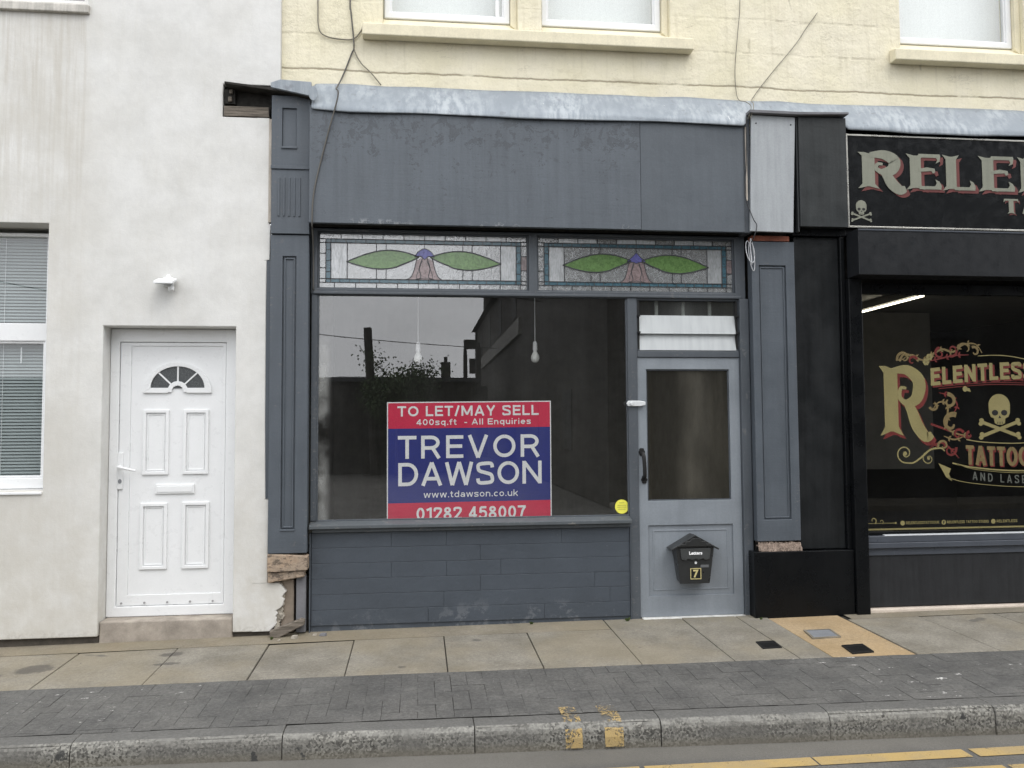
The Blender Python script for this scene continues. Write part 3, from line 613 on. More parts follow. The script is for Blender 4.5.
# ------------------------------------------------------------------ ground
def gz(x, y): return .0075*(x-1.7)+.025*min(y, 0)-.02-.005*max(0, -x-.5)
def fe(x): return -1.035-.027*x                      # street edge of the flags
def yk(x): return -1.975-.038*(x-.3)               # kerb face
ZR = -.212
XL, XR_ = -9.0, 12.0
def ground():
    m = MB(); m.add([(-400, -400, -.6), (400, -400, -.6), (400, 400, -.6), (-400, 400, -.6)], [(0, 1, 2, 3)])
    struct(m.build("ground", M['asphalt']))
    m = MB(); n = 40
    for i in range(n):
        a, b = -40+80*i/n, -40+80*(i+1)/n
        m.add([(a, -9.2, ZR), (b, -9.2, ZR), (b, yk(b)+.05, ZR), (a, yk(a)+.05, ZR)], [(0, 1, 2, 3)])
    m.add([(-3.9, -60, ZR), (4.0, -60, ZR), (4.0, -9.2, ZR), (-3.9, -9.2, ZR)], [(0, 1, 2, 3)])
    struct(m.build("road", M['asphalt']))
    m = MB(); m.box(-40, -3.9, -10.6, -9.2, -.6, -.09); m.box(4.0, 40, -10.6, -9.2, -.6, -.09)
    struct(m.build("far_pavement", M['flag'], bevel=.02))
    # bedding under joints
    m = MB()
    for i in range(42):
        a, b = XL+.5*i, XL+.5*(i+1)
        m.add([(a, yk(a)+.02, gz(a, yk(a))-.009), (b, yk(b)+.02, gz(b, yk(b))-.009), (b, .3, gz(b, 0)-.009), (a, .3, gz(a, 0)-.009)], [(0, 1, 2, 3)])
    struct(m.build("pavement_bed", M['bed']))
    # flags
    js = [-2.985-.64*k for k in range(9, 0, -1)]+[-2.985, -2.350, -1.687, -1.058, -.458, .190, .805, 1.446, 2.065, 2.505, 2.735, 3.315, 3.905, 4.54, 5.17, 5.8, 6.43, 7.06, 7.7, 8.33, 8.96, 9.6]
    m = MB(); mt = MB(); rng = random.Random(3)
    for a, b in zip(js, js[1:]):
        g = .0035; a2, b2 = a+g, b-g
        tgt = mt if abs(a-2.735) < .01 else m
        tgt_b = .06 if (tgt is mt or 1.4 < a < 2.6) else -.22
        dz = rng.uniform(-.003, .003); tl = rng.uniform(-.004, .004)
        P = [(a2, fe(a2), gz(a2, fe(a2))+dz), (b2, fe(b2), gz(b2, fe(b2))+dz+tl), (b2, tgt_b, gz(b2, tgt_b)+dz), (a2, tgt_b, gz(a2, tgt_b)+dz+tl)]
        tgt.add(P+[(x, y, z-.06) for x, y, z in P], [(0, 1, 2, 3), (0, 4, 5, 1), (1, 5, 6, 2), (2, 6, 7, 3), (3, 7, 4, 0)])
    struct(m.build("pavement", M['flag'], bevel=.005)); struct(mt.build("pavement_patch", M['flagtan'], bevel=.004))
    # mortar fillet along the wall
    m = MB(); rng = random.Random(5); xs = [XL+.12*i for i in range(170)]
    for a, b in zip(xs, xs[1:]):
        if a > 1.40 and b < 3.36: continue
        e0, e1 = -.208, -.208
        P = [(a, e0, gz(a, e0)-.001), (b, e1, gz(b, e1)-.001), (b, .10, gz(b, 0)+.003), (a, .10, gz(a, 0)+.003)]
        m.add(P, [(0, 1, 2, 3)])
    struct(m.build("mortar_strip", M['strip']))
    # herringbone blocks
    bm = bmesh.new(); tone = bm.verts.layers.float.new("tone"); rng = random.Random(11)
    W_ = .1
    def block(x0, x1, y0, y1):
        dz = rng.uniform(-.0012, .0012); t = rng.random(); G = rng.choice((.0002, .0002, .0003, .0004, .0014))
        c = .0012
        vs = []
        for (x, y, zz) in ((x0+G, y0+G, -c), (x1-G, y0+G, -c), (x1-G, y1-G, -c), (x0+G, y1-G, -c), (x0+G+c, y0+G+c, 0), (x1-G-c, y0+G+c, 0), (x1-G-c, y1-G-c, 0), (x0+G+c, y1-G-c, 0)):
            v = bm.verts.new((x, y, gz(x, y)+zz+dz)); v[tone] = t; vs.append(v)
        bm.faces.new([vs[i] for i in (4, 5, 6, 7)])
        for i in range(4): bm.faces.new([vs[i], vs[(i+1) % 4], vs[4+(i+1) % 4], vs[4+i]])
    nx0, nx1, ny0, ny1 = -90, 120, -26, -5
    for i in range(nx0, nx1):
        for j in range(ny0, ny1):
            q = (i-j) % 4
            if q == 0: block(i*W_, (i+2)*W_, j*W_, (j+1)*W_)
            elif q == 3: block(i*W_, (i+1)*W_, j*W_, (j+2)*W_)
    dirv = Vector((1, -.036, 0))
    bmesh.ops.bisect_plane(bm, geom=bm.verts[:]+bm.edges[:]+bm.faces[:], plane_co=(0, fe(0)-.003, 0), plane_no=(.027, 1, 0), clear_outer=True)
    bmesh.ops.bisect_plane(bm, geom=bm.verts[:]+bm.edges[:]+bm.faces[:], plane_co=(.3, -1.975+.1515, 0), plane_no=(-.038, -1, 0), clear_outer=True)
    me = bpy.data.meshes.new("block_paving"); bm.to_mesh(me); bm.free(); me.materials.append(M['block'])
    o = bpy.data.objects.new("block_paving", me); COL.objects.link(o); struct(o)
    # kerb stones
    m = MB(); ks = [-1.75-.93*k for k in range(8, 0, -1)]+[-1.75, -.695, .297, 1.29, 2.22, 3.16, 4.1, 5.03, 5.96, 6.9, 7.8, 8.7, 9.6, 10.5, 11.4]
    rng = random.Random(2)
    for a, b in zip(ks, ks[1:]):
        a += .003; b -= .003; dy = rng.uniform(-.006, .006); dz = rng.uniform(-.0015, .0015)
        prof = [(.15, -.02), (.15, -.003), (.075, 0), (.035, -.003), (.017, -.010), (.006, -.024), (0, -.045), (-.006, -.21)]
        N = 10; vs = []
        for k in range(N+1):
            x = a+(b-a)*k/N
            for p in prof:
                vs.append((x, yk(x)+p[0]+dy*(p[0] < .1)+rng.uniform(-.002, .002), gz(x, yk(x)+p[0])+p[1]+dz*.5+rng.uniform(-.0015, .0015)))
        np_ = len(prof); fs = [(k*np_+i, k*np_+i+1, (k+1)*np_+i+1, (k+1)*np_+i) for k in range(N) for i in range(np_-1)]
        fs += [tuple(range(np_))[::-1], tuple(N*np_+i for i in range(np_))]
        m.add(vs, fs)
    struct(m.build("kerb", M['kerb'], smooth=False))
    # worn yellow ticks over the kerb edge
    for i, (a, b) in enumerate(((.775, .865), (.985, 1.085))):
        m = MB(); prof = [(.235, .0035), (.155, .0035), (.15, .003), (.075, .0045), (.045, -.002), (.022, -.016), (.005, -.040), (-.006, -.075), (-.010, -.125)]
        for p, q in zip(prof, prof[1:]):
            V = [(x, yk(x)+r[0]-.004, gz(x, yk(x)+(r[0] if r[0] > .14 else 0))+r[1]+.003) for r, x in ((p, a), (p, b), (q, b), (q, a))]
            m.add(V, [(0, 3, 2, 1)])
        struct(m.build("kerb_marking", M['kerbpaint']))
    for (y0, y1, segs) in ((-2.355, -2.255, ((-9, -.2), (.78, 1.10), (1.125, 2.0), (2.01, 2.83), (2.87, 6), (6.02, 12))), (-2.57, -2.47, ((-9, -.3), (2.18, 2.9), (2.93, 12)))):
        m = MB()
        for a, b in segs: m.add([(a, y0, ZR+.004), (b, y0, ZR+.004), (b, y1, ZR+.004), (a, y1, ZR+.004)], [(0, 1, 2, 3)])
        struct(m.build("road_marking", M['line']))
ground()

# ------------------------------------------------------------------ white rendered house
def white_house():
    root = thing("rendered_house", (-3.2, 0, 0), "white rendered house at left with white plastic door and grey blinds behind its window", "house")
    H = 7.0
    win = (-5.2, -2.711, 1.052, 3.02); door = (-2.312, -1.36, 0.0, 2.262); upw = (-5.0, -2.47, 4.70, 6.1)
    SX = -1.22
    m = MB(); m.plate(-9, SX, -.008, H, 0, .32, [win, (door[0], door[1], -.03, door[3]), upw, (-1.477, SX, 3.87, 4.125)], open_right=True)
    # strip beside the shopfront with its broken edge
    rq = random.Random(33)
    xr = [(-.008, -1.09)]+[(z, x+rq.uniform(-.012, .012)) for z, x in ((.012, -1.075), (.03, -1.055), (.048, -1.05), (.066, -1.04), (.085, -1.045), (.10, -1.058), (.12, -1.045), (.14, -1.04), (.16, -1.02), (.18, -1.0), (.20, -.995), (.22, -1.0), (.24, -1.005), (.26, -.99), (.28, -.985), (.30, -.995), (.32, -1.0), (.336, -1.012))]+[(.345, -1.03), (.347, -1.112), (.6, -1.11), (.96, -1.108), (.965, -1.132), (1.6, -1.14), (2.4, -1.142), (2.77, -1.14), (2.775, -1.118), (3.04, -1.113), (3.06, -1.125), (3.87, -1.128)]
    for (z0, x0), (z1, x1) in zip(xr, xr[1:]):
        if z1-z0 < .003: continue
        m.add([(SX, 0, z0), (x0, 0, z0), (x1, 0, z1), (SX, 0, z1), (x0, .05, z0), (x1, .05, z1)], [(0, 1, 2, 3), (1, 4, 5, 2)])
    m.add([(SX, 0, 3.87), (-1.128, 0, 3.87), (-1.128, .05, 3.87), (SX, .05, 3.87)], [(0, 1, 2, 3)])
    m.add([(SX, 0, 4.125), (-1.05, 0, 4.125), (-1.05, 0, H), (SX, 0, H), (-1.05, .049, 4.125), (-1.05, .049, H), (SX, .05, 4.125)], [(0, 1, 2, 3), (1, 4, 5, 2), (0, 6, 4, 1)])
    m.build("wall", M['render'], root, bevel=.006)
    # door recess is wider than the frame: reveal is part of the wall; stone doorstep
    d = MB(); d.box(-9, -2.312, .03, .3, -.12, -.0085); d.box(-1.36, -1.09, .03, .3, -.12, -.0085); d.build("shade_gap_strip", plain("shade_gap_dark", (.07, .062, .052), .95, .2, var=.4, vs=14, bump=.6), root)  # dark recessed strip: colour stands in for the shadow gap under the render
    d = MB(); d.box(-2.308, -1.364, .02, .3, -.10, .094)
    d.build("doorstep", M['doorstep'], root, bevel=.012)
    yf = .15
    f = MB(); f.plate(-2.310, -1.362, .096, 2.259, yf, yf+.07, [(-2.243, -1.462, .172, 2.158)])
    df = f.build("door_frame", M['upvc'], root, bevel=.006)
    f = MB()
    cap = plain("grey_screw_cap", (.3, .3, .3), .5)
    for k in range(5): f = MB(); f.disc(-2.2+.165*k, .197, .008, .008, yf-.004, yf+.002, 10); f.build("screw_cap", cap, df)
    yl = yf+.012
    lf = MB()
    lf.plate(-2.240, -1.465, .175, 2.155, yl, yl+.05, [(-2.162, -1.487, .254, 2.128)])
    lf.box(-2.1625, -1.4865, yl+.008, yl+.045, .2535, 2.1285)
    for (x0, x1, z0, z1) in ((-2.070, -1.880, 1.150, 1.642), (-1.776, -1.588, 1.152, 1.642), (-2.080, -1.883, .441, .936), (-1.774, -1.577, .441, .941)):
        lf.ring(x0, x1, z0, z1, .024, yl-.006, yl+.010); lf.ring(x0+.030, x1-.030, z0+.030, z1-.030, .010, yl+.003, yl+.0095)
    leaf = lf.build("door", M['upvc'], root, bevel=.005, seg=3)
    cx, cz = -1.820, 1.806
    g = MB(); g.disc(cx, cz, .205, .175, yl+.002, yl+.0075, 32, 0, math.pi); g.build("fanlight_pane", plain("dark_obscure_glass", (.045, .05, .052), .25, .6, var=.3, vs=60, bump=.6, bs=120), leaf)
    a = MB(); n = 28
    outer = [(cx+.252*math.cos(math.pi*k/n), cz-.035+.235*math.sin(math.pi*k/n)) for k in range(n+1)]
    inner = [(cx+.198*math.cos(math.pi*k/n), cz+.002+.165*math.sin(math.pi*k/n)) for k in range(n+1)]
    for k in range(n): a.prism([outer[k], outer[k+1], inner[k+1], inner[k]], yl-.010, yl+.012)
    a.prism([(cx-.252, cz-.036), (cx-.07, cz-.036), (cx-.058, cz+.002), (cx-.21, cz+.003)], yl-.0085, yl+.011)
    a.prism([(cx+.252, cz-.036), (cx+.07, cz-.036), (cx+.058, cz+.002), (cx+.21, cz+.003)], yl-.0085, yl+.011)
    for k in range(8):
        t0, t1 = math.pi*k/8, math.pi*(k+1)/8
        a.prism([(cx+.078*math.cos(t0), cz-.03+.085*math.sin(t0)), (cx+.078*math.cos(t1), cz-.03+.085*math.sin(t1)), (cx+.045*math.cos(t1), cz-.03+.05*math.sin(t1)), (cx+.045*math.cos(t0), cz-.03+.05*math.sin(t0))], yl-.0075, yl+.0105)
    for t in (45, 90, 135):
        c_, s_ = math.cos(R(t)), math.sin(R(t)); a.ribbon([(cx+.06*c_, cz-.02+.06*s_), (cx+.21*c_, cz+.176*s_)], .012, yl-.004, yl+.009)
    a.build("fanlight_frame", M['upvc'], leaf, bevel=.002)
    a = MB(); a.box(-1.972, -1.688, yl-.006, yl+.009, 1.006, 1.076); a.box(-1.958, -1.702, yl-.010, yl-.005, 1.018, 1.064)
    a.build("letter_plate", M['upvc'], leaf, bevel=.004)
    a = MB(); a.box(-2.245, -2.205, yl-.014, yl+.001, 1.045, 1.32); a.tube([(-2.225, yl-.014, 1.215), (-2.225, yl-.055, 1.213), (-2.19, yl-.06, 1.205), (-2.10, yl-.058, 1.185)], [.013, .012, .011, .009], 10)
    h = a.build("handle", M['upvc'], leaf, bevel=.003)
    a = MB(); a.disc(-2.225, 1.105, .013, .017, yl-.0175, yl-.0135, 14); a.build("keyhole", M['coverg'], leaf)
    # ground-floor window
    yw = .17
    f = MB(); f.plate(-5.19, -2.722, 1.056, 2.983, yw, yw+.07, [(-5.08, -2.79, 2.297, 2.955), (-5.08, -2.79, 1.137, 2.161)])
    f.ring(-5.082, -2.788, 1.135, 2.163, .02, yw+.012, yw+.05)
    wn = f.build("window", M['upvc'], root, bevel=.007)
    for z0, z1 in ((2.295, 2.957), (1.135, 2.163)):
        g = MB(); g.add([(-5.09, yw+.035, z0), (-2.78, yw+.035, z0), (-2.78, yw+.035, z1), (-5.09, yw+.035, z1)], [(0, 1, 2, 3)]); g.build("pane", M['blindglass'], wn)
    s = MB(); s.xprism([(-.014, 1.026), (-.014, 1.044), (.168, 1.0545), (.168, 1.026)], -5.2, -2.716); s.build("window_sill", M['upvc'], root, bevel=.004)
    # upstairs window and sill
    f = MB(); f.plate(-4.99, -2.475, 4.71, 6.08, .09, .15, [(-4.9, -3.05, 4.80, 6.0), (-2.93, -2.53, 4.765, 6.0)]); uw = f.build("window", M['upvcold'], root, bevel=.006)
    g = MB(); g.add([(-4.95, .13, 4.75), (-2.5, .13, 4.75), (-2.5, .13, 6.04), (-4.95, .13, 6.04)], [(0, 1, 2, 3)]); g.build("pane", M['upglass'], uw)
    g = MB(); g.xprism([(-.035, 4.615), (-.035, 4.675), (.1, 4.708), (.1, 4.615)], -5.1, -2.452); g.build("window_sill", plain("stained_concrete_sill", (.50, .48, .44), .85, .25, var=.2, streak=.2, bump=.3), root, bevel=.006)
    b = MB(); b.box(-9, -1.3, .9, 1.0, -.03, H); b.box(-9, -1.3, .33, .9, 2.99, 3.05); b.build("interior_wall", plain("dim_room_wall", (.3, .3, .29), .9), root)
    r = MB(); r.xprism([(-.25, H), (-.25, H+.1), (4, H+2.6), (4, H)], -9, -1.06); r.build("roof", M['slateroof'], root)
white_house()

def blind():
    m = MB(); x0, x1, y = -5.06, -2.80, .265
    z = 2.94
    while z > 1.15:
        m.add([(x0, y-.007, z-.0105), (x1, y-.007, z-.0105), (x1, y-.002, z+.001), (x0, y-.002, z+.001), (x1, y+.006, z+.0105), (x0, y+.006, z+.0105)], [(0, 1, 2, 3), (3, 2, 4, 5)])
        z -= .0245
    root = thing("venetian_blind", (-3.9, .265, 1.1), "grey green horizontal slat blind hanging behind the white house window", "blind")
    m.build("slats", M['slat'], root)
    c = MB()
    for x in (-4.7, -3.95, -3.12): c.tube([(x, y-.014, 2.95), (x, y-.014, 1.15)], .0014, 5)
    c.tube([(-2.985, y-.03, 2.12), (-2.985, y-.03, 2.0)], .005, 6); c.build("cord", M['white'], root)
    h = MB(); h.box(x0, x1, y-.02, y+.02, 2.95, 2.975); h.build("head_rail", M['slat'], root)
blind()

def security_light():
    r = thing("security_light", (-1.855, 0, 2.52), "small white floodlight with sensor on the wall above the white door", "lamp")
    m = MB(); m.box(-1.885, -1.815, -.028, .001, 2.555, 2.625); m.prism([(-1.87, 2.62), (-1.83, 2.62), (-1.835, 2.645), (-1.86, 2.645)], -.03, 0); m.build("mounting_bracket", M['upvc'], r, bevel=.005)
    m = MB(); m.add([(-1.925, -.13, 2.560), (-1.785, -.13, 2.560), (-1.785, -.02, 2.600), (-1.925, -.02, 2.600), (-1.925, -.13, 2.580), (-1.785, -.13, 2.580), (-1.785, -.02, 2.618), (-1.925, -.02, 2.618)], [(0, 3, 2, 1), (4, 5, 6, 7), (0, 1, 5, 4), (1, 2, 6, 5), (2, 3, 7, 6), (3, 0, 4, 7)])
    m.build("lamp_head", M['upvc'], r, bevel=.004)
    m = MB(); m.add([(-1.915, -.124, 2.559), (-1.795, -.124, 2.559), (-1.795, -.028, 2.594), (-1.915, -.028, 2.594)], [(0, 3, 2, 1)]); m.build("lens", plain("grey_lens", (.3, .3, .3), .2, bump=0), r)
    m = MB(); m.lathe(-1.82, -.05, [(.012, 2.517), (.022, 2.525), (.022, 2.55), (.01, 2.56)], 12); m.build("sensor", M['upvc'], r, smooth=True)
security_light()

# ------------------------------------------------------------------ cream painted stone building
def cream_building():
    root = thing("painted_stone_building", (2.5, .05, 3.9), "cream painted stone upper storey running above both shopfronts", "building")
    Y = .05; H = 7.2
    holes = [(-.275, .80, 4.66, 6.2), (.995, 2.06, 4.66, 6.2), (4.075, 5.22, 4.66, 6.2), (5.42, 6.5, 4.66, 6.2)]
    m = MB(); m.plate(-1.058, 9.5, 3.9, H, Y, .36, holes)
    m.build("wall", M['cream'], root, bevel=.01)
    # surrounds: stepped reveal, mullion, sloping sills
    for (x0, x1) in ((-.428, 2.228), (3.965, 6.65)):
        s = MB(); s.xprism([(Y-.10, 4.543), (Y-.10, 4.636), (Y-.002, 4.662), (Y-.002, 4.543)], x0, x1)
        s.build("window_sill", M['creamtrim'], root, bevel=.008)
    for (x0, x1, z0, z1) in holes:
        s = MB(); s.xprism([(Y+.003, 4.661), (Y+.12, 4.788), (Y+.2, 4.788), (Y+.2, 4.661)], x0+.001, x1-.001); s.build("sloping_sill", M['creamtrim'], root)
        f = MB(); yy = Y+.085; a, b = x0+.012, x1-.055
        f.plate(a, b, 4.772, 6.19, yy, yy+.06, [(a+.045, b-.05, 4.822, 6.1)])
        f.ring(a+.037, b-.042, 4.814, 6.108, .022, yy+.012, yy+.05)
        wn = f.build("window", M['upvc'], root, bevel=.006)
        if x0 < .5 or 4 < x0:
            s = MB(); s.box(b-.118, b-.085, yy+.006, yy+.05, 4.822, 6.1)
            if x0 < .5: s.build("sash_stile", M['upvc'], wn, bevel=.004)
        g = MB(); g.add([(a+.04, yy+.035, 4.79), (b-.04, yy+.035, 4.79), (b-.04, yy+.035, 6.12), (a+.04, yy+.035, 6.12)], [(0, 1, 2, 3)]); g.build("pane", M['upglass'], wn)
        s = MB(); s.prism([(x1-.052, 4.745), (x1-.002, 4.70), (x1-.002, 6.2), (x1-.052, 6.2)], Y+.05, Y+.2); s.build("jamb", M['creamtrim'], root)
    for (x0, x1, z0, z1) in holes: c = MB(); c.box(x0-.05, x1+.05, .375, .385, 4.5, 6.3); c.build("brightening_sheet", M['brightsheet'], root)  # white sheets added behind the panes so the glass looks bright
    b = MB(); b.box(-1.04, 9.5, .55, .6, 3.9, H); b.build("interior_wall", plain("dim_upstairs_wall", (.4, .4, .4), .9), root)
    r = MB(); r.xprism([(-.2, H), (-.2, H+.1), (4, H+2.6), (4, H)], -1.05, 9.5); r.build("roof", M['slateroof'], root)
cream_building()

# ------------------------------------------------------------------ grey shopfront
def leaded_light(root, x0, x1, z0, z1, y, cy_leaf, flip):
    """leaded transom: painted frame with lead cames and coloured pieces of glass"""
    p = MB(); p.ring(x0-.002, x1+.002, z0-.002, z1+.002, .012, y-.012, y+.02)
    fr = p.build("stained_glass_light", M['frame'], root, bevel=.002)
    parts = {k: MB() for k in ('sg_clear', 'sg_streak', 'sg_blue', 'sg_violet', 'sg_pink')}
    lead = MB()
    def line(pts, wd=.007): lead.ribbon(pts, wd, y-.0045, y+.0045)
    def rect(k, a, b, c, d): parts[k].add([(a, y, c), (b, y, c), (b, y, d), (a, y, d)], [(0, 1, 2, 3)])
    ax0, ax1, az0, az1 = x0+.012, x1-.012, z0+.012, z1-.012
    bx0, bx1, bz0, bz1 = ax0+.045, ax1-.045, az0+.038, az1-.038      # blue band outside edge
    cx0, cx1, cz0, cz1 = bx0+.038, bx1-.038, bz0+.030, bz1-.030      # inner field
    # outer pale border of small pieces
    n = 10
    for i in range(n):
        a, b = ax0+(ax1-ax0)*i/n, ax0+(ax1-ax0)*(i+1)/n
        rect('sg_streak' if i % 3 else 'sg_clear', a, b, bz1, az1); rect('sg_clear', a, b, az0, bz0)
        line([(b, bz1), (b, az1)], .006); line([(b-.05, az0), (b-.05, bz0)], .006)
    for i in range(3):
        a, b = bz0+(bz1-bz0)*i/3, bz0+(bz1-bz0)*(i+1)/3
        rect('sg_clear', ax0, bx0, a, b); rect('sg_pink' if i == 1 else 'sg_clear', bx1, ax1, a, b)
        line([(ax0, b), (bx0, b)], .006); line([(bx1, b), (ax1, b)], .006)
    # blue band
    rect('sg_blue', bx0, bx1, cz1, bz1); rect('sg_blue', bx0, bx1, bz0, cz0); rect('sg_blue', bx0, cx0, cz0, cz1); rect('sg_blue', cx1, bx1, cz0, cz1)
    for i in range(1, 20):
        a = bx0+(bx1-bx0)*i/20; line([(a, cz1), (a, bz1)], .004); line([(a+.03, bz0), (a+.03, cz0)], .004)
    for i in range(1, 4):
        b = bz0+(bz1-bz0)*i/4; line([(bx0, b), (cx0, b)], .004); line([(cx1, b), (bx1, b)], .004)
    # motif
    cx = (x0+x1)/2+.0; zc = cz0+(cz1-cz0)*.60; Lf = .56; hl = .088
    pc = .045
    def leafpts(s):
        up = []; dn = []
        for k in range(17):
            t = k/16; x = cx+s*(pc+Lf*t); b = math.sin(math.pi*t**.92)
            up.append((x, zc+.01*(1-t)-.035*t+hl*.80*b)); dn.append((x, zc+.01*(1-t)-.035*t-hl*.86*b*(1 if t > .25 else .9)))
        return up, dn
    ends = []
    for s in (-1, 1):
        up, dn = leafpts(s); poly = up+dn[::-1][1:-1]
        gl = MB(); gl.prism(poly, y-.0015, y+.0015); gl.build("green_leaf_glass", M['sg_green'], fr); line(up, .008); line(dn, .008); ends.append(up[-1])
    # field pieces: streaky end panels then clear strips above/below leaves (leaf glass sits 1.5 mm proud of the field)
    sx0, sx1 = cx0+.125, cx1-.125
    for a, b in ((cx0, sx0), (sx1, cx1)):
        e = MB(); e.add([(a, y+.002, cz0), (b, y+.002, cz0), (b, y+.002, cz1), (a, y+.002, cz1)], [(0, 1, 2, 3)]); e.build("streaky_end_glass", M['sg_streak'], fr)
    parts['sg_clear'].add([(sx0, y+.002, cz0), (sx1, y+.002, cz0), (sx1, y+.002, cz1), (sx0, y+.002, cz1)], [(0, 1, 2, 3)])
    for x in (sx0, sx1): line([(x, cz0), (x, cz1)], .006)
    for dx in (.30, .375):
        for s in (-1, 1):
            up, dn = leafpts(s); t = (dx-pc)/Lf; k = int(round(t*16)); 
            line([(cx+s*dx, cz1), (cx+s*dx, up[k][1])], .005); line([(cx+s*dx, cz0), (cx+s*dx, dn[k][1])], .005)
    # violet cap and mauve bell
    cap = [(cx-.078, zc+.012), (cx-.055, zc+.048), (cx-.02, zc+.072), (cx, zc+.078), (cx+.02, zc+.072), (cx+.055, zc+.048), (cx+.078, zc+.012), (cx+.03, zc+.018), (cx, zc-.01), (cx-.03, zc+.018)]
    if flip: cap = [(cx-.078, zc+.005), (cx-.04, zc+.035), (cx, zc+.075), (cx+.04, zc+.035), (cx+.078, zc+.005), (cx+.03, zc-.002), (cx, zc-.012), (cx-.03, zc-.002)]
    parts['sg_violet'].prism(cap, y-.004, y-.002); line(cap+[cap[0]], .006); line([(cx, zc+.078), (cx, cz1)], .005)
    bell = [(cx-.02, zc+.005), (cx-.07, zc-.02), (cx-.085, zc-.10), (cx-.105, zc-.145), (cx-.135, cz0+.002), (cx+.135, cz0+.002), (cx+.105, zc-.145), (cx+.085, zc-.10), (cx+.07, zc-.02), (cx+.02, zc+.005)]
    bl = MB(); bl.prism(bell, y-.0035, y-.0018); bl.build("mauve_bell_glass", M['sg_pink'], fr)
    for s in (-1, 1):
        line(smooth_path([(cx+s*.06, zc-.0), (cx+s*.082, zc-.09), (cx+s*.105, zc-.145), (cx+s*.135, cz0+.002)], 4), .006)
        line(smooth_path([(cx+s*.018, zc-.0), (cx+s*.042, zc-.08), (cx+s*.03, zc-.15), (cx+s*.072, cz0+.002)], 4), .006)
        line(smooth_path([(cx+s*.018, zc-.02), (cx+s*.05, zc-.10), (cx+s*.06, zc-.16), (cx+s*.0, cz0+.015)], 4), .004)
    for z in (bz0, cz0, cz1, bz1): line([(ax0, z), (ax1, z)], .006)
    for x in (bx0, cx0, cx1, bx1): line([(x, bz0), (x, bz1)], .006)
    nm = dict(sg_clear='clear_glass', sg_streak='streaky_border_glass', sg_blue='blue_border_glass', sg_violet='violet_glass', sg_pink='mauve_border_glass')
    for k, v in parts.items(): v.build(nm[k], M[k], fr)
    lead.build("lead_came", M['came'], fr)

